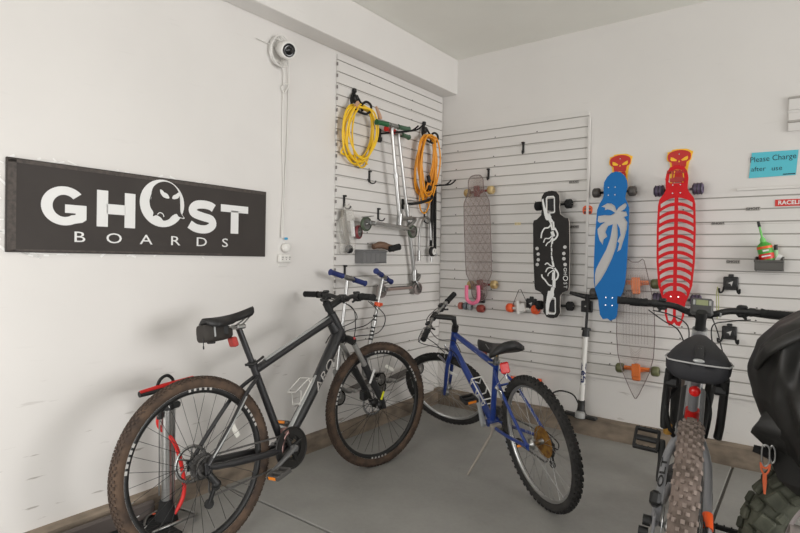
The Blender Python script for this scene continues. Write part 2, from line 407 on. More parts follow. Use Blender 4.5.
for k in range(34):
    x = rr.uniform(-.02, .25) if k < 22 else rr.uniform(.1, .9); y = rr.choice((-.006, .384)) if k > 8 else rr.uniform(0, .37)
    if k <= 8: x = rr.uniform(-.022, -.006)
    m.box((x, y+rr.uniform(-.006, .006), .0012), (rr.uniform(.01, .05), rr.uniform(.003, .010), .0012), 0, R=Matrix.Rotation(rr.uniform(-.8, .8), 3, 'Z'))
m.build('torn_paint_edge', [mat('bare_white_plaster', (240, 239, 236), .8)], sg)['kind'] = 'stuff'

# ================================================================ camera, cable, outlet
t = thing('security_camera', LW(-1.76, 2.485, -.013), 'white round security camera high on the left wall', 'camera')
ax = Vector((-.25, -.32, .85)).normalized()
m = MB(); m.lathe([(.001, 0), (.05, 0), (.052, .006), (.05, .014), (.03, .03), (.018, .045), (.001, .05)], (0, 0, 0), (0, 0, 1), 28, 0); m.build('mount', [white], t)
m = MB(); m.lathe([(.001, 0), (.032, .002), (.046, .016), (.051, .04), (.051, .085), (.047, .096), (.040, .098), (.038, .094)], ax*.02, ax, 32, 0); m.build('body', [white], t)
m = MB(); m.lathe([(.001, .096), (.012, .097), (.0125, .093), (.034, .092), (.038, .096), (.0385, .088)], ax*.02, ax, 32, 0); m.build('lens', [mat('lens_glass', (18, 18, 20), .12, spec=.6)], t)
m = MB(); m.box((0, 0, .0), (.001, .001, .001)) if False else None
m.tube([Vector((-.19, .0, .012)), Vector((-.09, -.005, .014)), Vector((.0, .0, .010)), Vector((.09, -.005, .012))], .003, 6, 0); m.build('mounting_tie', [white], t)
m = MB(); rr = random.Random(2)
for k in range(6):
    pts = []
    for i in range(28):
        a = 2*PI*i/28; R = .068+rr.uniform(-.004, .004)
        pts.append(Vector((-.05+k*.004+(R*.75+k*.003)*math.cos(a), -.03+(R+.004*k)*math.sin(a)*1.05, .010+.004*k+.006*math.sin(a*2+k))))
    m.tube(smoothpts(pts, 2, True), .0032, 6, 0, closed=True)
o = m.build('coiled_cable', [white]); o.matrix_world = LW(-1.76, 2.485, -.008); tag(o, 'white cable coiled in loops behind the round security camera', 'cable')
m = MB()
m.tube(smoothpts([(-.045, -.07, .012), (-.012, -.12, .016), (-.010, -.25, .008), (-.012, -.5, .006), (.0, -.8, .006), (-.010, -1.02, .008), (-.016, -1.11, .02)], 8), .0036, 6, 0)
m.tube(smoothpts([(.0, -.05, .03), (.022, -.10, .02), (.030, -.22, .008), (.026, -.5, .006), (.012, -.8, .006), (.0, -1.0, .008), (-.012, -1.11, .02)], 8), .0032, 6, 0)
m.tube(smoothpts([(.028, -.18, .012), (.0, -.19, .014), (-.025, -.215, .016), (-.006, -.245, .014), (.022, -.20, .018)], 6), .0036, 6, 0)
o = m.build('camera_cord', [white]); o.matrix_world = LW(-1.74, 2.47, -.012); tag(o, 'thin white power cord hanging down the left wall to the outlet', 'cord')
t = thing('wall_outlet', LW(-1.735, 1.235, -.013), 'small white wall outlet adapter with three sockets beside the black sign', 'outlet')
m = MB(); m.box((0, 0, .016), (.086, .05, .03), 0, bev=.006); m.box((0, -.012, .003), (.07, .075, .006), 0, bev=.002); m.build('housing', [white], t)
for x in (-.024, .004, .030):
    m = MB(); m.box((x-.004, .006, .0313), (.0025, .009, .001)); m.box((x+.004, .006, .0313), (.0025, .009, .001)); m.cyl((x, -.006, .031), (x, -.006, .0318), .003, seg=8); m.build('socket', [plastic], t)
t = thing('power_plug', LW(-1.722, 1.30, -.010), 'round white power adapter plugged in above the wall outlet', 'plug')
m = MB(); m.lathe([(.001, .036), (.018, .036), (.026, .030), (.028, .018), (.028, .006), (.024, .0), (.001, 0)], (0, 0, 0), (0, 0, 1), 24); m.build('adapter_body', [white], t)
m = MB(); m.box((0, .055, .014), (.022, .014, .012), 0, bev=.003); m.build('cord_clip', [mat('sky_blue_plastic', (60, 160, 205), .4)], t)

# ================================================================ hooks
def slat_hook_mb(kind=0):
    m = MB(); m.box((0, .02, .004), (.018, .075, .008), 0, bev=.002); m.box((0, .06, .010), (.022, .012, .02), 0, bev=.002)
    if kind == 0: m.tube(smoothpts([(0, -.012, .006), (.004, -.026, .022), (.010, -.024, .045), (.014, -.008, .055)], 4), .0045, 8)
    return m
hk = None
def plain_hook(M, label):
    global hk
    if hk is None: hk = slat_hook_mb().build('slatwall_hook', [plastic]); o = hk
    else: o = copy_tree(hk)
    o.matrix_world = M; tag(o, label, 'hook', 'small black hooks on the slatwall'); return o
plain_hook(LW(-.955, 1.80, 0), 'empty black hook on left slatwall below the yellow extension cord')
plain_hook(BW(.748, 2.085, 0), 'empty black hook alone near the top of the back slatwall')
plain_hook(LW(-1.215, 1.60, 0), 'black hook holding the clear plastic bag at the left slatwall edge')
plain_hook(LW(-.85, 1.54, 0), 'black hook behind the green-wheeled scooter deck')
plain_hook(LW(-.253, 1.555, 0), 'black hook holding the silver pump hose near the wall corner')
plain_hook(LW(-1.20, 1.125, 0), 'black hook holding the leftmost blue-gripped scooter handlebar')
plain_hook(BW(.452, 1.905, 0), 'black hook beside the cream wheel of the clear diamond-patterned longboard')

def cord_hook(M, label):
    t = thing('cord_hook', M, label, 'hook', 'large black ring hooks holding coiled cords')
    m = MB(); m.box((0, .06, .006), (.034, .09, .012), 0, bev=.004); m.box((0, .10, .012), (.028, .028, .022), 0, bev=.004); m.build('wall_plate', [plastic], t)
    m = MB(); m.sphere((0, .045, .022), .024, (1, 1.15, .7), 16); m.cyl((0, .045, .03), (0, .045, .043), .011); m.build('cam_lock', [satin], t)
    m = MB()
    m.tube(smoothpts([(-.02, .075, .016), (-.052, .02, .03), (-.054, -.03, .05), (-.02, -.055, .07), (.045, -.06, .08), (.088, -.03, .085), (.088, .01, .085), (.045, .022, .08), (.005, -.01, .075), (.02, -.045, .07)], 8), .0085, 10)
    m.tube(smoothpts([(.018, .07, .018), (.035, .02, .04), (.045, -.02, .07)], 5), .0075, 8)
    m.build('ring', [rubber], t); return t
cord_hook(LW(-1.135, 2.29, 0), 'large black ring hook holding the yellow extension cord')
cord_hook(LW(-.29, 2.235, 0), 'large black ring hook holding the orange extension cord')

def coil(name, M, matr, label, w, h, nl, seed, r=.0062):
    rr = random.Random(seed); m = MB()
    t = thing(name, M, label, 'extension cord')
    pts = []
    for k in range(nl):
        top = (rr.uniform(-.02, .02), -.03+rr.uniform(-.012, .014)); ww = w*rr.uniform(.72, 1.05); hh = h*rr.uniform(.86, 1.06); sk = rr.uniform(-.03, .03); z = .075+rr.uniform(-.02, .03)
        for a, (fx, fy) in enumerate([(0, 0), (.62, .05), (1, .34), (.92, .68), (.42, .97), (-.25, 1.0), (-.80, .78), (-1., .42), (-.66, .07)]):
            pts.append(Vector((top[0]+sk*fy+fx*ww/2+rr.uniform(-.008, .008), top[1]-fy*hh, z-.035*fy+.014*math.sin(a+k*2))))
    m.tube(smoothpts(pts, 5), r, 8); m.build('cord', [matr], t); return t
t = coil('extension_cord', LW(-1.115, 2.30, 0), yellow, 'bright yellow extension cord coiled on hook at the left slatwall', .30, .37, 8, 11)
m = MB(); m.tube([(.12, .0, .09), (.155, -.045, .09), (.172, -.075, .088)], [.008, .013, .015], 10); m.build('plug', [mat('tan_plug', (190, 150, 120), .5)], t)
m = MB(); m.cyl((-.08, -.02, .10), (-.105, -.05, .10), .014, .012); m.build('plug', [mat('tan_plug', (190, 150, 120), .5)], t)
m = MB(); m.tube(smoothpts([(-.10, -.22, .04), (-.15, -.33, .03), (-.16, -.36, .03), (-.09, -.37, .03), (.02, -.355, .035), (.10, -.40, .035)], 6), .0062, 8); m.build('cord_tail', [yellow], t)
t = coil('extension_cord', LW(-.325, 2.245, 0), orangec, 'orange extension cord coiled on hook beside the wall corner', .26, .50, 11, 5)
m = MB()
m.tube(smoothpts([(.11, -.3, .03), (.12, -.45, .03), (.09, -.58, .03), (.03, -.64, .03), (-.03, -.60, .03), (-.05, -.48, .04)], 6), .006, 8); m.build('cord_tail', [orangec], t)
m = MB(); m.box((.0, -.37, .09), (.03, .06, .025), 0, bev=.006, R=Matrix.Rotation(.5, 3, 'Z')); m.box((.015, -.44, .09), (.035, .04, .025), 0, bev=.006, R=Matrix.Rotation(-.3, 3, 'Z')); m.build('plug', [plastic], t)

# double prong tool rack hooks
def prong(M, label, d=(.9, .2, .4), L=.22):
    t = thing('double_prong_hook', M, label, 'hook', 'double prong hooks on the left slatwall')
    m = MB(); m.box((0, 0, .008), (.045, .10, .016), 0, bev=.004); m.box((0, -.03, .02), (.03, .03, .02), 0, bev=.003); m.build('wall_plate', [plastic], t)
    for s in (-1, 1):
        m = MB(); p0 = Vector((0, .01, .015)); dd = Vector(d).normalized(); sd = Vector((0, 0, 1))*.022*s
        m.tube(smoothpts([p0+sd*.3, p0+dd*L*.4+sd, p0+dd*L*.85+sd, p0+dd*L+sd+Vector((.01, .035, .01))], 4), .0062, 8); m.build('prong', [rubber], t)
    return t
prong(LW(-.86, 2.135, 0), 'black double prong hook carrying the two hung silver scooters', (.78, .16, .62), .30)
prong(LW(-.235, 1.82, 0), 'black double prong hook beside the orange cord at wall corner', (.55, .1, .83), .20)

# ================================================================ hung scooters (kick scooters)
def scooter_wheel(m_, c, axv, R, mi_t, mi_h, w=.022):
    c = Vector(c); a = Vector(axv).normalized()
    m_.lathe([(R-.012, -w/2), (R-.004, -w/2), (R, -w/4), (R, w/4), (R-.004, w/2), (R-.012, w/2)], c, a, 24, mi_t)
    m_.lathe([(R-.011, -w/2+.003), (.012, -w/2+.004)], c, a, 24, mi_h); m_.lathe([(.012, w/2-.004), (R-.011, w/2-.003)], c, a, 24, mi_h)
    m_.lathe([(.001, w/2+.003), (.009, w/2+.002), (.009, -w/2-.002), (.001, -w/2-.003)], c, a, 12, mi_h)
def kick_scooter(M, label, bar, stem_top, stem_bot, front, rear, grip_m, wheel_m, deck_m, bar_v=(1, 0, 0), clampc=None, stripes=False, deckw=.09, grip_m2=None, sr=.0155):
    t = thing('kick_scooter', M, label, 'scooter', 'kick scooters hung on the left slatwall')
    st, sb, fr_, re = map(Vector, (stem_top, stem_bot, front, rear)); bv = Vector(bar_v).normalized(); bc = Vector(bar)
    m = MB(); m.cyl(st, st+(sb-st)*.52, sr*.78, seg=12); m.cyl(st+(sb-st)*.48, sb, sr, seg=12); m.cyl(bc, st, .014); m.cyl(st+(sb-st)*.48, st+(sb-st)*.53, sr*1.35)
    m.build('stem', [alu], t)
    if clampc:
        m = MB(); q = st+(sb-st)*.30; dn = (sb-st).normalized(); m.cyl(q-dn*.014, q+dn*.014, sr*1.6); m.box(q+Vector((.02, 0, .012)), (.03, .02, .02), 0, bev=.003); m.build('clamp', [clampc], t)
    if stripes:
        m = MB(); dn = (sb-st).normalized()
        for k in range(7): q = st+(sb-st)*(.42+k*.042); m.cyl(q, q+dn*.012, sr*1.04)
        m.build('stripe', [plastic], t)
    m = MB(); m.cyl(bc-bv*.155, bc+bv*.155, .0115); m.cyl(bc-bv*.03, bc+bv*.03, .017); m.build('handlebar', [steel], t)
    for s in (-1, 1):
        m = MB(); a = bc+bv*s*.055; b = bc+bv*s*.165
        m.tube([a, a+(b-a)*.06, a+(b-a)*.92, b], [.0195, .017, .017, .021], 14); m.build('grip', [grip_m if s < 0 or grip_m2 is None else grip_m2], t)
    d = (re-fr_); dl = d.normalized(); up = (st-sb).normalized(); up = (up-dl*up.dot(dl)).normalized(); sd = dl.cross(up)
    p0 = fr_+dl*.11+up*.0; p1 = re-dl*.045
    R = Matrix((dl, sd, up)).transposed()
    m = MB(); m.box((p0+p1)/2+up*.012, ((p1-p0).length, deckw, .020), 0, R=R, bev=.004); m.box((p0+p1)/2+up*.0235, ((p1-p0).length*.8, deckw*.82, .003), 1, R=R)
    m.build('deck', [deck_m, mat('grip_tape', (96, 92, 90), .9)], t)
    m = MB(); m.tube(smoothpts([p0+up*.01, p0-dl*.05+up*.03, fr_-dl*.02+up*.10, sb], 5), .014, 10); m.cyl(sb-up*.045, sb+up*.04, sr*1.45); m.build('neck', [steel], t)
    m = MB()
    for s in (-1, 1): m.tube([sb-up*.03, sb-up*.05+sd*s*.02, fr_+sd*s*.018], .007, 8)
    m.build('fork', [steel], t)
    m = MB(); m.box(re-dl*.01+up*.052, (.10, .032, .006), 0, R=R @ Matrix.Rotation(.2, 3, 'Y'), bev=.002); m.box(re-dl*.045+up*.012, (.06, .05, .03), 0, R=R, bev=.004); m.build('rear_brake', [steel], t)
    for nm, c in (('front_wheel', fr_), ('rear_wheel', re)):
        m = MB(); scooter_wheel(m, c, sd, .05, 0, 1, .026); m.build(nm, [wheel_m, steel], t)
    return t
greyw = mat('grey_urethane', (150, 140, 136), .35)
kick_scooter(LW(-.85, 2.19, 0), 'silver kick scooter with green grips and dark green wheels, hung high on the left slatwall',
             (.0, .0, .13), (.0, -.03, .12), (.135, -.66, .10), (.30, -.745, .10), (-.245, -.715, .10), green, dkgreen, alu, (1, .02, .12), grip_m2=mat('murky_green_grip', (62, 92, 70), .5))
kick_scooter(LW(-.695, 2.19, 0), 'long silver kick scooter with grey wheels and pinkish deck, hung beside green-gripped one',
             (-.02, -.02, .07), (-.01, -.04, .07), (.24, -1.08, .055), (.29, -1.19, .055), (-.17, -1.19, .06), red, greyw, mat('pinkish_aluminium', (168, 150, 142), .4, .5), (1, 0, -.12), grip_m2=mat('murky_green_grip', (62, 92, 70), .5), deckw=.06)
kick_scooter(LW(-1.30, 1.10, 0), 'silver kick scooter, navy grips, hung low at the left slatwall edge',
             (.0, .01, .13), (.0, .0, .12), (-.085, -.62, .12), (-.06, -.77, .12), (.36, -.72, .12), navy, rubber, alu, (1, -.26, .05))
kick_scooter(LW(-.93, 1.10, 0), 'silver kick scooter with navy grips, orange clamp and black stripes on its stem',
             (.0, .01, .13), (.0, .0, .12), (-.18, -.62, .12), (.02, -.79, .10), (.47, -.72, .12), navy, rubber, alu, (.86, -.25, -.3), clampc=mat('orange_clamp', (226, 84, 40), .4), stripes=True, deckw=.11)
m = MB(); scooter_wheel(m, (0, 0, .0), (.3, 0, 1), .048, 0, 1, .026)
o = m.build('loose_wheel', [mat('maroon_urethane', (128, 58, 62), .4), steel]); o.matrix_world = LW(-1.10, 1.42, .035); tag(o, 'loose maroon scooter wheel left of the green scooter wheel on the wall', 'wheel')

# plastic bag with a part
t = thing('plastic_bag', LW(-1.215, 1.50, 0), 'clear plastic bag with a grey curved brake part, hung on left slatwall edge', 'bag')
m = MB(); rings = []
for i in range(10):
    v = .10-i*.036; w = .02+.055*math.sin(min(1, i/3)*PI/2); d = .012+.02*math.sin(i/9*PI)
    rings.append([Vector((w*math.cos(a)*(1+.08*math.sin(3*a+i))+.012*math.sin(i), v+.01*math.sin(2*a+i*2), .03+d*math.sin(a))) for a in [2*PI*k/18 for k in range(18)]])
m.loft(rings); m.build('bag_film', [clear('bag_film', (225, 222, 215), .28, .2)], t)
m = MB(); m.tube(smoothpts([(-.035, .06, .03), (-.03, -.02, .032), (-.012, -.10, .034), (.02, -.17, .034)], 5), [.026, .027, .027, .028, .028, .027, .027, .026, .026, .025, .025, .024, .022, .02, .018, .016], 10, flat=(.4, (1, 0, 0)))
m.build('brake_part', [mat('olive_grey_metal', (112, 106, 96), .45, .4)], t)
m = MB(); m.box((.04, -.06, .05), (.035, .11, .002), 0, R=Matrix.Rotation(.15, 3, 'Z')); m.build('paper_label', [whitep], t)
m = MB(); m.sphere((.03, -.20, .03), .03, (1.2, 1, .6)); m.build('black_fitting', [plastic], t)

# grey bin
t = thing('storage_bin', LW(-.97, 1.252, 0), 'grey plastic bin clipped on left slatwall below the green-wheeled scooter', 'bin')
gp = mat('grey_bin_plastic', (112, 112, 112), .5)
m = MB()
m.box((0, -.045, .045), (.25, .006, .08), 0); m.box((0, 0, .004), (.25, .095, .008), 0); m.box((0, -.005, .082), (.25, .085, .006), 0, bev=.002)
for s in (-1, 1): m.box((s*.123, -.0, .043), (.006, .09, .078), 0)
m.box((0, .036, .0875), (.255, .012, .012), 0, bev=.003)
for k in (-.1, -.05, .0, .05): m.box((k, -.01, .0855), (.004, .06, .003), 0)
m.build('bin_body', [gp], t)
m = MB(); m.tube(smoothpts([(-.02, .045, .07), (.05, .06, .085), (.12, .045, .10), (.16, .03, .125)], 4), [.02]*3+[.026]*4+[.024]*4+[.02]*2, 10)
o = m.build('brown_brake_lever', [mat('brown_leather', (110, 84, 66), .6)]); o.matrix_world = LW(-.95, 1.275, -.01); tag(o, 'brown lever shaped part lying in the grey wall bin', 'bicycle part')
m = MB(); m.cyl((.10, .03, .12), (.185, .05, .15), .022, .024); m.cyl((.185, .05, .15), (.19, .051, .152), .018)
o = m.build('black_grip', [rubber]); o.matrix_world = LW(-.95, 1.275, -.01); tag(o, 'short black handlebar grip sticking out of the grey wall bin', 'grip')

# small hanging pump
t = thing('hand_pump', LW(-.19, 1.84, 0), 'long black two-tube pump hanging beside the wall corner', 'pump')
m = MB()
m.tube([(-.02, 0, .05), (-.022, -.25, .05), (-.030, -.5, .05)], .013, 10); m.tube([(.018, 0, .05), (.022, -.25, .05), (.030, -.52, .05)], .013, 10)
m.build('pump_tube', [rubber], t)
m = MB(); m.box((0, .012, .05), (.065, .05, .03), 0, bev=.006); m.build('pump_head', [plastic], t)
m = MB(); m.lathe([(.001, .026), (.03, .026), (.038, .02), (.04, 0), (.001, 0)], (-.02, -.545, .05), (0, 0, 1), 24); m.build('gauge', [plastic], t)
m = MB(); m.lathe([(.001, .0285), (.027, .0275)], (-.02, -.545, .05), (0, 0, 1), 20); m.box((-.018, -.540, .0795), (.003, .026, .001), 1, R=Matrix.Rotation(.7, 3, 'Z')); m.build('gauge_face', [white, plastic], t)
m = MB(); m.tube(smoothpts([(-.185, -.56, .04), (-.19, -.42, .045), (-.16, -.31, .05), (-.10, -.265, .05), (-.05, -.31, .05), (-.035, -.45, .052)], 6), .0085, 8); m.cyl((-.185, -.62, .04), (-.185, -.54, .04), .013); m.build('hose', [steel], t)
m = MB(); m.cyl((-.02, -.59, .05), (-.02, -.63, .05), .009); m.build('valve_fitting', [steel], t)
m = MB(); m.cyl((.03, -.53, .05), (.045, -.58, .06), .008); m.build('valve_fitting', [steel], t)
m = MB(); m.tube(smoothpts([(-.0, .0, .0), (.02, .0, .06), (.14, .02, .07), (.27, .06, .08), (.29, .09, .08)], 4), .011, 8); m.box((0, 0, .006), (.03, .08, .012), 0, bev=.003); m.box((.03, .028, .05), (.12, .006, .02), 1)
o = m.build('scooter_bracket', [rubber, steel]); o.matrix_world = LW(-.55, 1.66, 0); tag(o, 'black arm hook reaching right from the scooter stems to the hand pump', 'hook')

# ================================================================ skateboards on the back wall
def outline(hw, n=1):
    """hw: list of (y, halfwidth) from top to bottom -> closed smooth outline"""
    R_ = [(w, y) for y, w in hw]; Lf = [(-w, y) for y, w in hw[::-1]]
    return sm2(R_+Lf, 5)
def truck(t, y, truck_m, wheel_m, wm2=None, rw=.034, hw=.105, base=True, front=False, wl=.045, nm='truck', ww=.05):
    m = MB(); z = -.052
    m.box((0, y, -.012), (.055, .085, .014), 0, bev=.004); m.lathe([(.001, -.014), (.02, -.016), (.022, -.034), (.014, -.045), (.001, -.046)], (0, y, 0), (0, 0, 1), 14)
    m.loft([[Vector((x, y+math.cos(a)*h, z+math.sin(a)*h)) for a in [2*PI*k/10 for k in range(10)]] for x, h in ((-hw+.025, .008), (-.045, .010), (-.02, .018), (.02, .018), (.045, .010), (hw-.025, .008))])
    m.box((0, y-math.copysign(.025, y), -.028), (.03, .04, .022), 0, bev=.006)
    o = m.build(nm, [truck_m], t)
    m = MB(); m.cyl((-hw-.028, y, z), (hw+.028, y, z), .004); m.build('axle', [steel], o)
    for s in (-1, 1):
        m = MB(); c = (s*hw, y, z); r = rw; w = ww/2
        m.lathe([(.012, -w), (r*.72, -w), (r*.95, -w*.75), (r, -w*.4), (r, w*.4), (r*.95, w*.75), (r*.72, w), (.012, w)], c, (1, 0, 0), 24, 0)
        if wm2:
            for q in (-.45, 0, .45): m.torus((s*hw+q*w*1.5, y, z), (1, 0, 0), r-.001, .0035, 24, 6, 1)
        m.lathe([(.001, w*.9), (.012, w*.9)], c, (1, 0, 0), 12, 1 if wm2 else 0); m.lathe([(.012, -w*.9), (.001, -w*.9)], c, (1, 0, 0), 12, 0)
        m.build('wheel', [wheel_m, wm2 or wheel_m], o)
    return o
def bolts(m, y, mi, z, dx=.022, dy=.026):
    for a in (-1, 1):
        for b in (-1, 1): m.cyl((a*dx, y+b*dy, z), (a*dx, y+b*dy, z+.0018), .0042, seg=8, mi=mi)

# clear diamond-pattern longboard
t = thing('longboard', BW(.425, 1.409, .115, rad(3.4)), 'clear longboard with diamond grid pattern and cream wheels, leftmost board on the back slatwall', 'longboard')
hw = [(.50, .012), (.492, .045), (.46, .066), (.40, .069), (.355, .078), (.30, .106), (.25, .115), (0, .118), (-.25, .115), (-.30, .106), (-.355, .078), (-.40, .069), (-.45, .068), (-.485, .045), (-.50, .012)]
ol = outline(hw); m = MB(); m.plate([ol], .009, -.0045, 0, 1); m.build('deck', [clearb, clearw], t)
m = MB()
def hwy(y):
    for (a, b), (c, d) in zip(hw, hw[1:]):
        if c <= y <= a: return d+(b-d)*(y-c)/(a-c)
    return 0
for s in (-1, 1):
    for k in range(-16, 17):
        off = k*.048; seg_ = []
        y = -.44
        while y < .42:
            x = s*((y*.62)+off)
            if abs(x) < hwy(y)-.008: seg_.append((x, y))
            elif seg_: 
                if len(seg_) > 2: m.plate([stroke([seg_[0], seg_[-1]], .0028)], .0006, .0047, 0)
                seg_ = []
            y += .006
        if len(seg_) > 2: m.plate([stroke([seg_[0], seg_[-1]], .0028)], .0006, .0047, 0)
m.build('grid_pattern', [mat('grid_print', (128, 116, 112), .6)], t)
m = MB(); ed = [Vector((x, y, 0)) for x, y in ol]; m.tube(ed, .0035, 6, closed=True); m.build('edge', [mat('smoky_edge', (118, 106, 104), .35)], t)
red_tr = mat('dark_red_truck', (140, 52, 52), .4, .3)
truck(t, .375, red_tr, creamw); truck(t, -.375, red_tr, creamw)

# black board with skeleton arms
t = thing('longboard', BW(1.035, 1.285, .115, rad(2.0)), 'black drop-through longboard with white skeleton arms, second board from left on the back slatwall', 'longboard')
hw = [(.463, .012), (.455, .045), (.425, .066), (.38, .070), (.34, .066), (.29, .072), (.262, .105), (.255, .130), (.23, .136), (0, .137), (-.23, .130), (-.258, .124), (-.275, .085), (-.30, .064), (-.38, .062), (-.42, .064), (-.455, .04), (-.463, .012)]
R_ = [(w, y) for y, w in hw]; ol = [(w, y) for y, w in hw]+[(-w, y) for y, w in hw[::-1]]
holes = [[(x*.026, .365+y) for x, y in ((-1, -.05), (-.8, -.058), (.8, -.058), (1, -.05), (1, .04), (.7, .052), (-.7, .052), (-1, .04))][::-1],
         [(x*.024, -.375+y) for x, y in ((-1, -.04), (-.7, -.052), (.7, -.052), (1, -.04), (1, .05), (.8, .058), (-.8, .058), (-1, .05))][::-1]]
m = MB(); m.plate([ol]+holes, .010, -.005, 0, 1); m.build('deck', [mat('black_grip_deck', (46, 44, 43), .8, var=.15, spec=.3), mat('pale_ply_edge', (196, 188, 180), .5)], t)
m = MB(); Z = .0052; T = .0008
def bone(pts, w, k=4): m.plate([stroke(pts, [x*.92 for x in w] if isinstance(w, list) else w*.92, k)], T, Z, 0)
for h in holes: 
    c = Vector((0, sum(p[1] for p in h)/len(h)))
    big = [(p[0]*1.32, c.y+(p[1]-c.y)*1.15) for p in h]; m.plate([big, h[::-1]], T, Z, 0)
def K(px, py): return ((px-94)*.00212, .463-(py-40)*.00208)
def bl(l, w): bone([K(*p) for p in l], w, 3 if len(l) > 2 else 0)
Z = .0057; m.plate([[K(*p) for p in ((63, 68), (69, 65), (74, 92), (84, 118), (97, 130), (96, 142), (80, 142), (72, 124))]], T, Z, 0); Z = .0052; m.plate([arcpts(*K(84, 128), .022, 0, 360, 14, .03)], T, Z, 0)
for l, w in (([(92, 140), (98, 150)], .03), ([(94, 150), (100, 178)], .014), ([(103, 148), (106, 178)], .014), ([(98, 155), (86, 168), (72, 170), (62, 186), (59, 204)], .011),
             ([(98, 182), (104, 200)], .026), ([(100, 195), (88, 206), (74, 206), (68, 220)], .009), ([(100, 202), (92, 216), (82, 222), (76, 232)], .009), ([(108, 170), (118, 190), (114, 204), (102, 214)], .013),
             ([(101, 205), (98, 225)], .014), ([(97, 225), (95, 238)], .008), ([(96, 240), (97, 252)], .010), ([(96, 254), (96, 266)], .008), ([(96, 268), (99, 284)], .012), ([(99, 286), (103, 306)], .015),
             ([(102, 306), (90, 300), (80, 292), (72, 298)], .009), ([(102, 312), (90, 308), (80, 312), (74, 324)], .009), ([(104, 316), (94, 322), (84, 330), (82, 338)], .008), ([(106, 310), (118, 328), (116, 344), (108, 352)], .013),
             ([(105, 318), (104, 352)], .014), ([(100, 325), (98, 352)], .010), ([(104, 352), (103, 378)], .024), ([(96, 372), (84, 368), (72, 352), (62, 342), (60, 332)], .011), ([(100, 378), (94, 398)], .028)): bl(l, w)
Z = .0057; m.plate([[K(*p) for p in ((82, 390), (103, 390), (102, 404), (88, 432), (81, 474), (74, 474), (73, 440), (78, 410))]], T, Z, 0); Z = .0052; m.plate([arcpts(*K(92, 402), .024, 0, 360, 14, .028)], T, Z, 0)
m.build('skeleton_print', [whitep], t)
m = MB()
for x, ys in ((44, (240, 260, 280, 297)), (143, (238, 260, 278, 298))):
    for i, y in enumerate(ys):
        q = K(x+(5 if i in (1, 2) else 0)*(1 if x < 90 else -1)*.8, y); m.cyl((q[0], q[1], .005), (q[0], q[1], .0068), .0125, seg=18)
m.build('round_stud', [mat('grey_stud', (186, 184, 182), .4, .3)], t)
m = MB(); x0 = .103
for ch, y, s in (('G', -.108, .034), ('H', -.135, .034), ('O', -.172, .052), ('S', -.208, .036), ('T', -.234, .034)): text_mesh(m, ch, s, x0, y, Z, T, 0, rot=-PI/2)
m.build('lettering', [whitep], t)
bkt = mat('black_truck', (36, 36, 38), .4, .4)
truck(t, .365, bkt, rubber, hw=.115); truck(t, -.375, bkt, rubber, hw=.115)

# blue palm board
t = thing('longboard', BW(1.452, 1.346, .115, 0), 'bright blue longboard with a pale palm tree, dark wheels, on the back wall', 'longboard')
sc = .00204; cx = 165; y0 = 130   # crop units to metres
def Bp(px, py): return ((px-166)*.00184*1.0, .507-(py-130)*.00182)
olp = [Bp(*p) for p in ((178, 130), (196, 134), (212, 150), (222, 172), (224, 195), (218, 225), (216, 242), (224, 262), (232, 285), (232, 400), (228, 533), (224, 600), (216, 640), (202, 668), (198, 700), (196, 735), (190, 752), (170, 762), (158, 754), (140, 758), (128, 740), (122, 700), (119, 672), (108, 640), (100, 600), (98, 533), (100, 400), (106, 290), (116, 262), (128, 242), (132, 225), (130, 195), (132, 172), (144, 150), (160, 134))]
olp = [(x*.9+.004, y*.905+.046) for x, y in olp]
ys = [p[1] for p in olp]; k_ = 1.012/(max(ys)-min(ys)); md = (max(ys)+min(ys))/2
def Fx(p): return (p[0], (p[1]-md)*k_)
olp = [Fx(p) for p in olp]
def Pp(px, py): q = Bp(px, py); return Fx((q[0]*.9+.004, q[1]*.905+.046))
palm = [Pp(*p) for p in ((178, 304), (162, 292), (148, 288), (136, 292), (138, 280), (122, 276), (146, 262), (164, 264), (178, 276), (184, 294), (190, 282), (204, 272), (219, 262), (224, 276), (216, 290), (204, 298), (222, 300), (228, 318), (214, 322), (228, 345), (226, 372), (220, 400), (212, 430), (205, 458), (190, 470), (198, 432), (190, 425), (202, 398), (198, 370), (188, 350), (192, 400), (186, 450), (170, 500), (150, 548), (128, 590), (104, 625), (102, 570), (106, 545), (124, 505), (146, 460), (162, 410), (170, 352), (152, 360), (142, 385), (150, 404), (136, 416), (132, 440), (118, 420), (110, 390), (108, 372), (124, 352), (140, 342), (118, 346), (108, 336), (110, 316), (136, 312), (160, 314))]
m = MB(); m.plate([[Pp(*p) for p in ()] or olp], .009, -.0045, 0, 0) if False else None
m.plate([olp, palm[::-1]], .009, -.0045, 0, 0); bolts(m, .375, 1, .0045); bolts(m, -.375, 1, .0045)
m.build('deck', [mat('blue_deck', (16, 108, 178), .6, spec=.3), chrome], t)
m = MB(); m.plate([[(x*.985, y*.985) for x, y in palm]], .004, -.0035, 0); m.build('palm_print', [mat('pale_grey_print', (186, 184, 182), .45)], t)
m = MB(); m.plate([palm], .0012, -.004, 0) if False else None
dgw = mat('dark_grey_urethane', (74, 70, 66), .45)
truck(t, .375, bkt, dgw, hw=.118); truck(t, -.325, bkt, dgw, hw=.120)

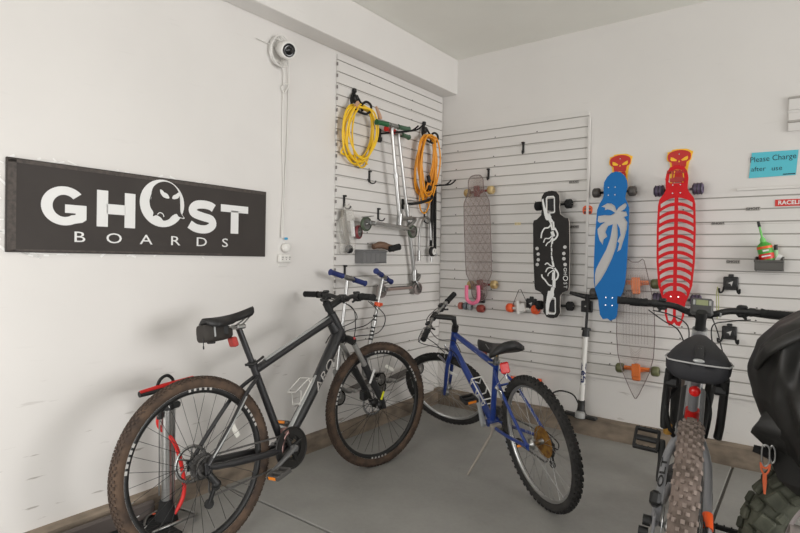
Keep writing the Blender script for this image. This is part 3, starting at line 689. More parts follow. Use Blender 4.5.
# red rib board
t = thing('longboard', BW(1.853, 1.352, .115, rad(.5)), 'red longboard with rib cage cut-outs and purple wheels, tallest on the back wall', 'longboard')
def rw(y):
    pts = [(.511, .0), (.50, .04), (.47, .058), (.43, .066), (.40, .064), (.36, .062), (.335, .072), (.30, .098), (.26, .107), (.1, .112), (-.1, .110), (-.25, .098), (-.32, .078), (-.36, .062), (-.40, .056), (-.44, .056), (-.49, .042), (-.511, .03)]
    for (a, b), (c, d) in zip(pts, pts[1:]):
        if c <= y <= a: return d+(b-d)*(y-c)/(a-c)
    return .03
ysl = [.511, .506, .50, .485, .47, .43, .40, .36, .335, .30, .26, .1, -.1, -.25, -.32, -.36, -.40, -.44, -.49]
ol = [(rw(y), y) for y in ysl[1:]]+[(.03, -.511), (.012, -.506), (.0, -.488), (-.012, -.506), (-.03, -.511)]+[(-rw(y), y) for y in ysl[1:][::-1]]
ol = [(0.02, .511)]+ol+[(-.02, .511)]
hs = []; nr = 12; ya, yb = .285, -.285
for i in range(nr):
    yc = ya+(yb-ya)*i/(nr-1)*.985
    for s in (-1, 1):
        top = []; bot = []
        for q in range(6):
            f = q/5; yy = yc-.034*f*f+.006; w = .0105+(min(rw(yy-.01), rw(yy+.02))-.011-.0105)*f
            top.append((s*w, yy+.014-.002*f)); bot.append((s*w, yy-.016+.001*f))
        h = top+bot[::-1]; hs.append(h if s < 0 else h[::-1])
hs.append(sm2([(-.04, .40), (.04, .40), (.046, .43), (.036, .47), (0, .487), (-.036, .47), (-.046, .43)], 3))
for s in (-1, 1):
    h = [(s*.008, -.405), (s*.044, -.398), (s*.044, -.44), (s*.036, -.478), (s*.018, -.484), (s*.008, -.465)]; hs.append(h)
m = MB(); m.plate([ol]+hs, .0088, -.0044, 0, 0); bolts(m, .36, 1, .0044); bolts(m, -.35, 1, .0044)
m.build('deck', [mat('red_deck', (206, 20, 28), .6, spec=.3), chrome], t)
m = MB(); text_mesh(m, 'MOAD', .030, 0, .468, .003, .002, 0, sx=1.3, bold=.001)
m.plate([arcpts(0, .475, .05, 10, 170, 10, .022)+arcpts(0, .455, .05, 170, 10, 10, .022)], .002, -.002, 1)
m.plate([[(-.038, .405), (.038, .405), (.042, .43), (0, .436), (-.042, .43)]], .002, .0, 0)
m.build('badge', [mat('dark_red_print', (170, 40, 34), .5), mat('orange_print', (236, 120, 40), .5)], t)
pur = mat('purple_urethane', (84, 72, 96), .45); pur2 = mat('pale_purple_ring', (48, 44, 52), .5)
truck(t, .36, steel, pur, pur2, hw=.112, rw=.036, ww=.062); truck(t, -.345, steel, pur, pur2, hw=.112, rw=.036, ww=.062)

# clear pintail, orange trucks
t = thing('longboard', BW(1.622, .798, .105, rad(1.5)), 'clear pointed longboard with orange trucks and olive wheels, lowest on the back wall', 'longboard')
hw = [(.465, .045), (.455, .055), (.40, .068), (.25, .100), (.10, .118), (-.05, .120), (-.18, .112), (-.28, .088), (-.36, .055), (-.43, .024), (-.465, .004)]
ol = [(w, y) for y, w in hw]+[(-w, y) for y, w in hw[::-1]]; ol += [(-.02, .445), (.02, .445)]
m = MB(); m.plate([ol], .009, -.0045, 0, 1); m.build('deck', [clear('clear_thin_deck', (120, 100, 92), .11), clearw], t)
m = MB(); m.tube([Vector((x, y, 0)) for x, y in ol], .003, 6, closed=True); m.build('edge', [mat('smoky_edge', (118, 106, 104), .35)], t)
m = MB()
for k in range(9):
    m.plate([stroke([(-.055+k*.014, .36), (-.075+k*.019, .1), (-.075+k*.019, -.1)], .0015, 4)], .0006, .0047, 0)
for k in range(5):
    m.plate([stroke([(-.04+k*.004, -.12-k*.018), (0, -.16-k*.018), (.04-k*.004, -.12-k*.018)], .002)], .0006, .0047, 0)
m.build('line_print', [mat('grid_print', (128, 116, 112), .6)], t)
otr = mat('orange_truck', (246, 122, 10), .45); olw = mat('olive_urethane', (98, 100, 66), .45)
for y in (.30, -.28):
    o = truck(t, y, otr, olw, hw=.112, rw=.033)
    m = MB(); m.box((0, y-.02, -.02), (.055, .10, .016), 0, bev=.012); m.cyl((-.08, y+.012, -.04), (.08, y+.012, -.04), .010); m.build('base_plate', [otr], o)

# skull shaped hangers
ye = mat('flame_yellow', (252, 196, 40), .45); dr = mat('skull_red', (196, 32, 24), .4)
def skull(M, label):
    t = thing('board_hanger', M, label, 'hanger', 'skull shaped board hangers')
    sk = [(-.062, .028), (-.058, .050), (-.035, .064), (.0, .070), (.035, .064), (.058, .050), (.062, .028), (.055, .008), (.040, -.002), (.036, -.028), (.022, -.034), (.0, -.030), (-.022, -.034), (-.036, -.028), (-.040, -.002), (-.055, .008)]
    fl = [(-.076, .030), (-.070, .058), (-.074, .064), (-.048, .070), (-.040, .080), (.0, .082), (.044, .078), (.070, .064), (.080, .058), (.074, .036), (.070, .010), (.062, .0), (.054, -.036), (.05, -.08), (.052, -.13), (.044, -.19), (.02, -.215), (-.02, -.215), (-.044, -.19), (-.052, -.13), (-.052, -.06), (-.056, -.004), (-.070, .008)]
    m = MB(); m.plate([sm2(fl, 3)], .005, .0, 0); m.build('flame_plate', [ye], t)
    sk = [(x*1.1, .03+(y-.03)*1.12) for x, y in sk]; m = MB(); m.plate([sm2(sk, 3)], .003, .005, 0)
    m.plate([[(-.034, -.042), (.034, -.042), (.04, -.06), (.038, -.13), (.03, -.19), (-.03, -.19), (-.038, -.13), (-.04, -.06)]], .003, .005, 0); m.build('skull', [dr], t)
    m = MB()
    for s in (-1, 1): m.plate([[(s*.012, .010), (s*.018, .003), (s*.046, .006), (s*.052, .016), (s*.050, .032), (s*.034, .026)]], .001, .008, 0)
    m.plate([[(-.006, -.004), (.006, -.004), (0, .008)]], .001, .008, 0)
    for s in (-1, 1): m.plate([stroke([(s*.024, -.06), (s*.030, -.11), (s*.022, -.15)], .006)], .001, .008, 0)
    m.build('eye_cutouts', [ye], t)
    m = MB(); m.cyl((0, .048, .008), (0, .048, .010), .004); m.build('screw', [chrome], t)
    for s in (-1, 1):
        m = MB(); m.cyl((s*.022, -.12, .005), (s*.022, -.12, .10), .006); m.build('peg', [dr], t)
skull(BW(1.468, 1.908, -.013), 'red skull with yellow flames hanger above the blue longboard')
skull(BW(1.838, 1.905, -.013), 'red skull with yellow flames hanger above the red longboard')

# ================================================================ small stickers and clips on the back slatwall
gs = mat('grey_metal_sticker', (168, 164, 158), .5); 
def ghost_clip(u, v, label):
    t = thing('name_tag', BW(u, v, .0), label, 'tag', 'small grey GHOST name tags on the slatwall')
    m = MB(); m.box((0, 0, .002), (.074, .022, .004), 0, bev=.002); m.build('plate', [gs], t)
    m = MB(); text_mesh(m, 'GHOST', .018, 0, 0, .004, .001, 0, sx=1.15, bold=.0004); m.build('lettering', [plastic], t)
ghost_clip(1.15, 1.817, 'small grey GHOST tag right of the skeleton longboard, upper one')
ghost_clip(1.158, 1.49, 'small grey GHOST tag right of the skeleton longboard, lower one')
ghost_clip(2.253, 1.580, 'small grey GHOST tag between the blue note and the green bottle')
ghost_clip(2.07, 1.496, 'small grey GHOST tag right of the red longboard, left of the green bottle')
ghost_clip(2.157, 1.256, 'small grey GHOST tag left of the bottle tray')
t = thing('wall_sticker', BW(1.253, 1.605, .001), 'small orange skull sticker left of the blue longboard', 'sticker')
m = MB(); m.plate([sm2([(-.034, .02), (-.018, .036), (.018, .036), (.034, .02), (.034, -.01), (.022, -.026), (-.022, -.026), (-.034, -.01)], 3)], .002, 0, 0); m.build('sticker', [orange], t)
m = MB(); m.box((0, -.014, .0023), (.052, .018, .001)); m.box((-.015, .012, .0023), (.014, .008, .001)); m.box((.015, .012, .0023), (.014, .008, .001)); m.build('print', [mat('maroon_print', (90, 30, 24), .5)], t)
m = MB(); m.box((0, 0, .0012), (.052, .022, .0024)); 
for k in range(4): m.box((-.018+k*.012, 0, .0025), (.005, .014, .0006), 1)
o = m.build('wall_sticker', [mat('cream_label', (226, 214, 178), .6), mat('tan_print', (190, 168, 120), .6)]); o.matrix_world = BW(.714, 1.521, 0); tag(o, 'tiny cream label on slatwall between the clear and skeleton longboards', 'sticker')
t = thing('wall_sticker', BW(2.372, 1.610, .001), 'red sticker with white capital letters under the blue note', 'sticker')
m = MB(); m.box((.105, 0, .001), (.23, .040, .002)); m.build('sticker', [mat('sticker_red', (206, 52, 44), .5)], t)
m = MB(); text_mesh(m, 'RACELINE', .033, .004, 0, .002, .001, 0, sx=.98, bold=.0009, align='LEFT'); m.build('lettering', [whitep], t)
t = thing('paper_note', BW(2.225, 1.768, -.012, rad(0)), 'blue paper note reading Please Charge after use, taped above the slatwall', 'note')
m = MB(); m.plate([[(0, 0), (.232, .004), (.242, .150), (.012, .154)]], .0012, .001, 0); m.build('paper', [mat('blue_paper', (92, 194, 210), .8)], t)
m = MB(); text_mesh(m, 'Please Charge', .047, .118, .112, .0023, .0005, 0, sx=.86, rot=.03); m.build('handwriting', [mat('marker_ink', (28, 44, 60), .6)], t)
m = MB(); text_mesh(m, 'after', .040, .048, .052, .0023, .0005, 0); m.build('handwriting', [mat('marker_ink', (28, 44, 60), .6)], t)
m = MB(); text_mesh(m, 'use', .040, .140, .050, .0023, .0005, 0)
m.box((.20, .012, .0025), (.06, .006, .0005)); m.build('handwriting', [mat('marker_ink', (28, 44, 60), .6)], t)
m = MB(); 
for (v, d) in ((.06, 0), (-.015, 0), (-.072, 0)): m.box((.11, v, .006), (.22, .066 if v > 0 else .05, .010), 0, bev=.003)
m.box((.11, .01, .002), (.22, .19, .004), 0); m.box((.11, -.04, .010), (.222, .012, .012), 1, bev=.002); m.box((.11, .098, .008), (.222, .012, .016), 1, bev=.002)
o = m.build('wall_bracket', [slat_m, mat('grey_strip', (170, 166, 160), .5)]); o.matrix_world = BW(2.412, 2.125, -.012); tag(o, 'short pale slatwall strip mounted high at the right edge of the back wall', 'wall strip')

# bottle in tray
t = thing('wall_tray', BW(2.345, 1.248, 0), 'small dark grey tray clipped on the slatwall holding the green bottle', 'tray')
dg = mat('dark_grey_plastic', (84, 82, 78), .5)
m = MB(); m.box((0, -.035, .055), (.118, .005, .09), 0); m.box((0, .0, .006), (.142, .085, .008), 0); m.box((0, -.008, .101), (.132, .052, .005), 0); 
for s in (-1, 1): m.box((s*.067, .0, .053), (.005, .075, .092), 0)
m.box((0, .016, .103), (.146, .014, .010), 0, bev=.003); m.build('tray_body', [dg], t)
t = thing('sealant_bottle', BW(2.348, 1.222, .050, rad(13)), 'green bottle with red and white label leaning in the small grey tray', 'bottle')
gb = mat('green_liquid_bottle', (120, 200, 110), .25)
m = MB(); m.lathe([(.001, 0), (.036, .002), (.039, .01), (.039, .125), (.035, .142), (.016, .158), (.014, .165)], (0, 0, 0), (0, 1, 0), 28); m.build('bottle_body', [mat('green_label', (74, 160, 60), .4)], t)
m = MB(); m.lathe([(.0395, .055), (.0397, .056), (.0397, .088), (.0395, .089)], (0, 0, 0), (0, 1, 0), 28, 0); m.lathe([(.0395, .012), (.0397, .013), (.0397, .034), (.0395, .035)], (0, 0, 0), (0, 1, 0), 28, 1); m.lathe([(.0395, .118), (.0397, .119), (.0397, .132), (.0395, .133)], (0, 0, 0), (0, 1, 0), 28, 1)
m.box((.004, .106, .0392), (.03, .010, .002), 2); m.box((0, .074, .0393), (.045, .008, .002), 2); m.build('label_band', [mat('label_red', (210, 44, 34), .4), mat('label_orange', (230, 96, 40), .4), whitep], t)
m = MB(); m.lathe([(.016, .158), (.015, .175), (.006, .19), (.0055, .255), (.004, .258), (.001, .258)], (0, 0, 0), (0, 1, 0), 16); m.build('nozzle', [gb], t)
m = MB(); m.cyl((0, .252, 0), (0, .285, 0), .0085, .0075); m.build('cap', [plastic], t)
t = thing('valve_tool', BW(2.375, 1.24, .05), 'black capped tube standing behind the green bottle in the tray', 'tube')
m = MB(); m.cyl((0, 0, 0), (.0, .09, 0), .012); m.build('tube_body', [mat('pale_green_tube', (150, 190, 140), .4)], t)
m = MB(); m.cyl((0, .09, 0), (0, .122, 0), .011, .009); m.build('cap', [plastic], t)
m = MB(); m.box((0, 0, 0), (.022, .07, .003), 0, R=Matrix.Rotation(-.5, 3, 'Z')); o = m.build('paper_leaflet', [whitep]); o.matrix_world = BW(2.385, 1.272, .075); tag(o, 'white folded leaflet at the right end of the small grey tray', 'leaflet')

def square_hook(M, label, prongs=True):
    t = thing('square_hook', M, label, 'hook', 'square black hooks with arrow emblem')
    m = MB(); m.box((0, 0, .012), (.080, .082, .024), 0, bev=.005); m.box((0, .045, .010), (.028, .024, .02), 0, bev=.003); m.lathe([(.030, .024), (.030, .030), (.026, .031), (.001, .031)], (0, 0, 0), (0, 0, 1), 24); m.build('hook_body', [plastic], t)
    m = MB(); m.plate([[(-.014, .002), (.014, .016), (.006, -.016), (.0, -.002)], ], .001, .0312, 0); m.build('emblem', [mat('emblem_grey', (190, 188, 186), .5)], t)
    if prongs:
        for s in (-1, 1):
            m = MB(); m.tube(smoothpts([(s*.034, -.02, .02), (s*.040, -.05, .04), (s*.052, -.055, .075), (s*.054, -.03, .085)], 4), .006, 8); m.build('prong', [rubber], t)
square_hook(BW(2.150, 1.122, 0), 'square black hook with arrow emblem below the bottle tray')
square_hook(BW(2.150, .815, 0), 'square black hook with arrow emblem, lowest one above the grey bicycle')
square_hook(BW(1.268, .915, 0), 'square black hook with arrow emblem behind the white pump handle', False)
square_hook(BW(.845, .905, 0), 'square black hook with arrow emblem behind the orange skate wheels', False)
square_hook(BW(.405, .925, 0), 'square black hook behind the pink horseshoe strap', False)
m = MB(); m.tube(smoothpts([(-.03, .0, .06), (-.035, -.05, .06), (-.032, -.14, .05), (-.03, -.20, .04)], 4), .0028, 6)
m.tube(smoothpts([(-.03, .0, .06), (-.024, -.05, .062), (-.022, -.14, .052), (-.03, -.20, .04)], 4), .0028, 6)
o = m.build('hanging_string', [mat('yellow_green_string', (176, 178, 120), .6)]); o.matrix_world = BW(2.115, 1.10, 0); tag(o, 'thin yellow-green string loop hanging from square hook below the bottle', 'string')

# pink strap, loose wheels, orange truck
m = MB(); m.tube(smoothpts([(-.052, .075, 0), (-.055, .0, 0), (-.045, -.045, 0), (0, -.068, 0), (.045, -.045, 0), (.055, .0, 0), (.052, .075, 0)], 5), .0150, 10)
o = m.build('pink_strap', [mat('pink_rubber', (232, 116, 150), .5)]); o.matrix_world = BW(.400, .955, .135, rad(2)); tag(o, 'pink horseshoe shaped rubber strap hanging at the clear board tail', 'strap')
def skate_wheel(M, r, w, mt, label, ax=(1, 0, 0)):
    m = MB(); m.lathe([(.010, -w), (r*.72, -w), (r*.95, -w*.75), (r, -w*.35), (r, w*.35), (r*.95, w*.75), (r*.72, w), (.010, w)], (0, 0, 0), ax, 22, 0)
    o = m.build('skate_wheel', [mt]); o.matrix_world = M; tag(o, label, 'wheel', 'loose skateboard wheels on the back slatwall')
skate_wheel(BW(.238, .85, .04), .030, .018, mat('brick_urethane', (170, 96, 84), .5), 'brick red skate wheel, leftmost of the loose row by the blue handlebar')
skate_wheel(BW(.285, .852, .04), .032, .016, mat('slate_urethane', (104, 112, 118), .5), 'slate grey skate wheel, middle of the loose row by the blue handlebar')
skate_wheel(BW(.325, .85, .04), .032, .014, mat('pale_slate_urethane', (140, 144, 146), .5), 'pale grey skate wheel beside the slate grey one')
skate_wheel(BW(.425, .840, .04), .032, .030, mat('dark_red_urethane', (140, 58, 48), .5), 'dark red skate wheel under the pink strap')
skate_wheel(BW(.444, .482, .04), .03, .035, mat('dark_red_urethane', (140, 58, 48), .5), 'dark red skate wheel low on slatwall behind the blue bicycle saddle')
t = thing('skateboard_truck', BW(.775, .865, .035), 'white skateboard truck with two bright orange wheels hung below the skeleton board', 'skateboard truck')
m = MB(); m.cyl((-.07, 0, 0), (.09, 0, 0), .010); m.box((.0, .005, .005), (.07, .07, .03), 0, bev=.012, R=Matrix.Rotation(.3, 3, 'Z')); m.cyl((-.03, .06, .01), (-.02, -.04, .01), .014); m.build('hanger', [white], t)
for x in (-.095, .115):
    m = MB(); m.lathe([(.010, -.026), (.025, -.026), (.034, -.018), (.036, 0), (.034, .018), (.025, .026), (.010, .026)], (x, 0, 0), (1, 0, .2), 22); m.lathe([(.001, .02), (.012, .022)], (x, 0, 0), (1, 0, .2), 12, 1); m.build('wheel', [mat('bright_orange_urethane', (236, 92, 44), .4), steel], t)
m = MB(); m.tube([(-.078, .0, .01), (-.02, .145, .01), (-.005, .150, .01), (.075, .0, .01)], .0022, 6); m.build('hanging_wire', [rubber], t)
skate_wheel(BW(.719, .313, .04), .026, .018, mat('bright_orange_urethane', (236, 92, 44), .4), 'orange skate wheel low on slatwall left of the red bicycle light')
skate_wheel(BW(.931, .322, .04), .026, .018, mat('bright_orange_urethane', (236, 92, 44), .4), 'orange skate wheel low on slatwall above the blue bicycle rear tyre')

# ================================================================ white floor pump on the kerb
t = thing('floor_pump', fr((1.262, -.075, .130), (1, 0, 0), (0, 1, 0), (0, 0, 1)) @ Matrix.Rotation(rad(2.2), 4, 'Y'), 'white floor pump with black T handle standing on the concrete ledge', 'pump')
m = MB(); m.cyl((0, 0, .10), (0, 0, .60), .0175); m.build('barrel', [white], t)
m = MB(); m.cyl((0, 0, .58), (0, 0, .63), .027, .022); m.cyl((0, 0, .625), (0, 0, .64), .034, .03); m.build('collar', [plastic], t)
m = MB(); m.cyl((0, 0, .63), (0, 0, .86), .0095); m.build('rod', [plastic], t)
m = MB(); m.tube([(-.13, 0, .878), (-.03, 0, .862), (.03, 0, .862), (.13, 0, .878)], [.012, .018, .018, .012], 12); m.cyl((0, 0, .83), (0, 0, .875), .016, .024); m.build('handle', [plastic], t)
m = MB(); m.lathe([(.055, 0), (.05, .014), (.034, .03), (.026, .06), (.024, .12), (.001, .12)], (0, 0, 0), (0, 0, 1), 20); m.box((0, -.01, .012), (.24, .055, .022), 0, bev=.010); m.build('base', [plastic], t)
m = MB(); m.lathe([(.001, .038), (.028, .038), (.034, .030), (.034, .0)], (.01, -.045, .01), (0, 0, 1), 20); m.build('gauge', [mat('gauge_grey', (160, 160, 158), .4)], t)
m = MB(); m.tube(smoothpts([(-.015, -.01, .09), (-.06, -.01, .15), (-.15, -.01, .16), (-.22, -.01, .12), (-.25, -.015, .05)], 6), .0055, 8); m.build('hose', [rubber], t)
m = MB(); text_mesh(m, 'Zéfal', .080, 0, 0, 0, .0005, 0, bold=.002)
X = fr((0, -.0178, .40), (0, 0, 1), (-1, 0, 0), (0, -1, 0)); X = fr((0, -.0181, .40), (0, 0, -1), (1, 0, 0), (0, -1, 0)) @ Matrix.Identity(4)
mm = MB()
vs = []
for v in m.v:   # wrap on the barrel
    a = v.y*.62/.0181+.3; vs.append(Vector((math.sin(a)*(.0186+v.z), -math.cos(a)*(.0186+v.z), .31-v.x)))
mm.v = vs; mm.f = m.f; mm.m = m.m; mm.sm = m.sm; mm.build('lettering', [mat('navy_print', (30, 40, 84), .5)], t)

# ================================================================ silver floor pump behind the black bicycle
t = thing('floor_pump', fr((.17, -2.575, .0), (0, 1, 0), (-1, 0, 0), (0, 0, 1)), 'silver floor pump with red hose and red T handle by the left wall', 'pump')
m = MB(); m.cyl((0, 0, .08), (0, 0, .55), .023); m.build('barrel', [alu], t)
m = MB(); m.cyl((.035, 0, .06), (.035, 0, .55), .007); m.cyl((-.035, 0, .14), (-.035, 0, .55), .004); m.build('side_rod', [steel], t)
m = MB(); m.cyl((0, 0, .535), (0, 0, .575), .033, .03); m.box((.01, 0, .55), (.10, .05, .03), 0, bev=.008); m.build('collar', [plastic], t)
m = MB(); m.cyl((0, 0, .57), (0, 0, .64), .008); m.build('rod', [steel], t)
m = MB(); m.tube([(-.13, 0, .628), (-.02, 0, .636), (.02, 0, .640), (.13, 0, .650)], [.014, .018, .018, .014], 12); m.build('handle', [plastic], t)
m = MB(); m.tube([(-.13, -.006, .639), (-.02, -.006, .649), (.02, -.006, .652), (.13, -.006, .662)], [.008, .011, .011, .008], 10); m.build('handle_inlay', [red], t)
m = MB(); m.tube(smoothpts([(-.040, 0, .55), (-.052, 0, .62), (-.035, 0, .675), (.0, 0, .692), (.028, 0, .67), (.030, 0, .645)], 5), .0075, 8); m.build('hose_clip', [rubber], t)
m = MB(); m.tube(smoothpts([(-.04, -.01, .53), (-.03, .015, .46), (.02, -.03, .38), (.06, -.03, .25), (.07, -.03, .12), (.02, -.03, .04), (-.02, -.02, .02)], 7), .0095, 10); m.cyl((-.04, -.01, .50), (-.04, -.01, .545), .013, mi=1); m.build('hose', [redrub, plastic], t)
m = MB(); m.lathe([(.055, 0), (.05, .03), (.035, .07), (.03, .11), (.001, .11)], (0, 0, 0), (0, 0, 1), 20); m.build('base', [rubber], t)
m = MB(); m.tube(smoothpts([(-.12, -.05, .012), (-.06, -.09, .03), (.06, -.09, .03), (.12, -.05, .012), (.06, .06, .03), (-.06, .06, .03)], 5, True), .007, 8, closed=True); m.build('foot_frame', [steel], t)
# dark mat
t = thing('rubber_mat', fr((.16, -2.9, .0), (1, 0, 0), (0, 1, 0), (0, 0, 1)), 'dark grey folded rubber mat on the floor against the left wall', 'mat')
m = MB(); m.box((-.075, 0, .045), (.03, .62, .088), 0, bev=.006); m.box((.06, 0, .012), (.24, .62, .022), 1, bev=.006)
for k in range(9): m.box((-.03+k*.022, 0, .024), (.010, .60, .004), 1, bev=.001)
m.build('mat_body', [mat('grey_brown_rubber', (84, 76, 72), .7), rubber], t)
m = MB(); m.box((0, 0, .004), (.025, .012, .006), 0, bev=.001); o = m.build('orange_tag', [mat('orange_tag', (230, 100, 70), .5)]); o.matrix_world = fr((.10, -2.60, .028), (1, 0, 0), (0, 1, 0), (0, 0, 1)); tag(o, 'tiny orange tag lying at the dark mat end', 'tag')

# ================================================================ bicycles
def bframe(x, y, h, l):
    h, l = rad(h), rad(l)
    a = Vector((math.cos(h), math.sin(h), 0)); b0 = Vector((-math.sin(h), math.cos(h), 0)); z = Vector((0, 0, 1))
    c = z*math.cos(l)+b0*math.sin(l); b = b0*math.cos(l)-z*math.sin(l)
    return fr((x, y, 0), a, b, c)
def steer_mx(A0, A1, ang):
    A0 = Vector(A0); ax = (A0-Vector(A1)).normalized()
    return Matrix.Translation(A0) @ Matrix.Rotation(rad(ang), 4, ax) @ Matrix.Translation(-A0)
def add_wheel(X, parent, name, R, rt, tyre_m, rim_m, knobs, decal=None, decal_m=None, disc=0, spoke_m=None, ns=32, rimh=.028, rimw=.024, reflector=None, seed=1, wall_m=None, hubw=.10, machined=None):
    """X places the wheel: x forward, y axle, z up"""
    rr = random.Random(seed); Rc = R-rt
    ro = Rc-rt*.45; ri = ro-rimh; w = rimw/2
    m = MB(X)
    m.lathe([(ro, -w), (ro, w), (ri+.010, w), (ri, w*.35), (ri, -w*.35), (ri+.010, -w)], (0, 0, 0), (0, 1, 0), 72, 0, closed=True)
    if machined:
        for s in (-1, 1): m.lathe([(ro-.001, s*(w+.0006)), (ro-.010, s*(w+.0006))], (0, 0, 0), (0, 1, 0), 72, 1)
    rim = m.build(name, [rim_m, machined or rim_m], parent)
    m = MB(X)
    prof = []
    for k in range(15):
        a = rad(-150+300*k/14); prof.append((Rc+rt*.93*math.cos(a), rt*.93*math.sin(a)))
    m.lathe(prof, (0, 0, 0), (0, 1, 0), 96, 0)
    for (phi, n, sl, sw, sh, off) in knobs:
        for i in range(n):
            a = 2*PI*(i+off)/n; p = rad(phi)
            rd = Vector((math.cos(a), 0, math.sin(a))); tn = Vector((-math.sin(a), 0, math.cos(a))); yy = Vector((0, 1, 0))
            nrm = rd*math.cos(p)+yy*math.sin(p); sd = tn.cross(nrm)
            Rm = Matrix((tn, sd, nrm)).transposed()
            m.box(rd*(Rc+rt*.93*math.cos(p))+yy*rt*.93*math.sin(p)+nrm*sh*.3, (sl, sw, sh), 1, R=Rm)
    m.build('tyre', [tyre_m, wall_m or tyre_m], rim)
    m = MB(X); hw_ = hubw/2
    for i in range(ns):
        a = 2*PI*i/ns; s = 1 if i % 2 else -1; da = (.55 if (i//2) % 2 else -.55)*2.2
        p1 = Vector((math.cos(a)*ri, 0, math.sin(a)*ri)); p0 = Vector((math.cos(a+da)*.026, s*hw_*.6, math.sin(a+da)*.026))
        m.cyl(p0, p1, .0011, seg=5); m.cyl(p1-(p1-p0).normalized()*.012, p1, .002, seg=5, mi=1)
    m.build('spokes', [spoke_m or steel, steel], rim)
    m = MB(X); m.lathe([(.001, -hw_), (.008, -hw_), (.009, -hw_*.75), (.028, -hw_*.64), (.028, -hw_*.58), (.014, -hw_*.5), (.013, hw_*.5), (.028, hw_*.58), (.028, hw_*.64), (.009, hw_*.75), (.008, hw_), (.001, hw_)], (0, 0, 0), (0, 1, 0), 24)
    m.build('hub', [satin if decal else steel], rim)
    if decal:
        m = MB(X)
        for (a0, a1, wd) in decal:
            for s in (-1, 1):
                m.lathe([(ri+.006+wd[0]*(rimh-.008), s*(w+.0012)), (ri+.006+wd[1]*(rimh-.008), s*(w+.0012))], (0, 0, 0), (0, 1, 0), max(2, int(abs(a1-a0)/3)), 0, arc=(rad(a0), rad(a1)))
        m.build('rim_graphics', [decal_m], rim)
    if disc:
        m = MB(X); y = disc; 
        for ra, rb in ((.066, .080),): m.lathe([(ra, y-.001), (rb, y-.001), (rb, y+.001), (ra, y+.001)], (0, 0, 0), (0, 1, 0), 40, closed=True)
        for k in range(6):
            a = 2*PI*k/6; m.cyl((math.cos(a)*.02, y, math.sin(a)*.02), (math.cos(a+.5)*.068, y, math.sin(a+.5)*.068), .004, seg=6)
        m.build('brake_disc', [steel], rim)
    if reflector:
        m = MB(X); a = rad(reflector); c = Vector((math.cos(a)*(ri-.075), .01, math.sin(a)*(ri-.075))); tn = Vector((-math.sin(a), 0, math.cos(a))); rd = Vector((math.cos(a), 0, math.sin(a)))
        Rm = Matrix((rd, Vector((0, 1, 0)), tn)).transposed(); m.box(c, (.026, .008, .075), 0, R=Rm, bev=.004); m.build('wheel_reflector', [mat('clear_reflector', (232, 230, 222), .25)], rim)
    return rim
def chainring(m, c, R, n, y, th=.003, mi=0, inner=None):
    pts = []
    for i in range(n*2):
        a = 2*PI*i/(n*2); r = R if i % 2 else R-.004; pts.append((math.cos(a)*r, math.sin(a)*r))
    inn = [(math.cos(a)*inner, math.sin(a)*inner) for a in [-2*PI*k/40 for k in range(40)]] if inner else None
    m.plate([pts, inn] if inn else [pts], th, 0, mi, xf=fr((c[0], y, c[1]), (1, 0, 0), (0, 0, 1), (0, -1, 0)))
def crank(parent, c, ang, L, y, mt, label=None, pedal_m=None, refl=None, pw=.095, flat_tilt=0., side=-1, big=False):
    d = Vector((math.cos(rad(ang)), 0, math.sin(rad(ang)))); c = Vector((c[0], y, c[1])); e = c+d*L+Vector((0, side*.012, 0))
    m = MB(); m.tube([c-d*.012, c+d*.01, c+(e-c)*.5, e-d*.006, e+d*.012], [.016, .019, .014, .014, .011], 10, flat=(.62, (0, 1, 0))); m.cyl(c+Vector((0, -.012, 0)), c+Vector((0, .012, 0)), .016); 
    ca = m.build('crank_arm', [mt], parent)
    pc = e+Vector((0, side*(.012+pw/2), 0)); Rm = Matrix.Rotation(rad(flat_tilt), 3, 'Y'); m = MB()
    m.cyl(e, pc+Vector((0, side*pw*.42, 0)), .0075)
    lx = .075 if not big else .10
    for q in (-1, 1):
        m.box(pc+Rm @ Vector((q*lx/2, 0, 0)), (.012, pw, .022), 0, R=Rm, bev=.003); m.box(pc+Vector((0, q*pw*.46, 0)), (lx, .012, .020), 0, R=Rm, bev=.003)
        if big:
            for k in range(4): m.box(pc+Rm @ Vector((q*lx/2, (k-1.5)*pw*.24, .013)), (.005, .005, .008), 0, R=Rm)
    m.box(pc, (.024, pw*.9, .020), 0, R=Rm, bev=.005)
    p = m.build('pedal', [pedal_m or plastic], ca)
    if refl:
        m = MB()
        for q in (-1, 1): m.box(pc+Rm @ Vector((q*(lx/2+.007), 0, 0)), (.004, pw*.6, .014), 0, R=Rm, bev=.001)
        m.build('pedal_reflector', [refl], p)
    return ca
def saddle(parent, tail, nose, w, mt, drop=.05, side_m=None, rise=.0):
    """tail, nose: (x, z) of the top line"""
    rings = []; n = 14
    for i in range(n+1):
        f = i/n; x = tail[0]+(nose[0]-tail[0])*f; z = tail[1]+(nose[1]-tail[1])*f-math.sin(f*PI)*.012+rise*math.exp(-((f-.06)/.10)**2)
        if f < .12: hw_ = w/2*math.sin(min(1, (f+.03)/.12)*PI/2)
        elif f < .62: hw_ = w/2+(.021-w/2)*(.5-.5*math.cos((f-.12)/.5*PI))
        else: hw_ = .021-.004*(f-.62)
        if f > .93: hw_ *= math.sqrt(max(.05, 1-((f-.93)/.085)**2))
        dr = drop*(.75 if f > .5 else .9)*(1 if .05 < f < .95 else .6); ring = []
        for k in range(9):
            s = -1+2*k/8; ring.append(Vector((x, s*hw_, z-dr*abs(s)**2.6*.55)))
        for s in (1.0, .96, .5, 0, -.5, -.96, -1.):
            ring.append(Vector((x, s*hw_*(1 if abs(s) > .97 else .93), z-dr*.55-(.018 if abs(s) > .9 else .010))))
        rings.append(ring)
    m = MB(); m.loft(rings); return m.build('saddle', [mt], parent)
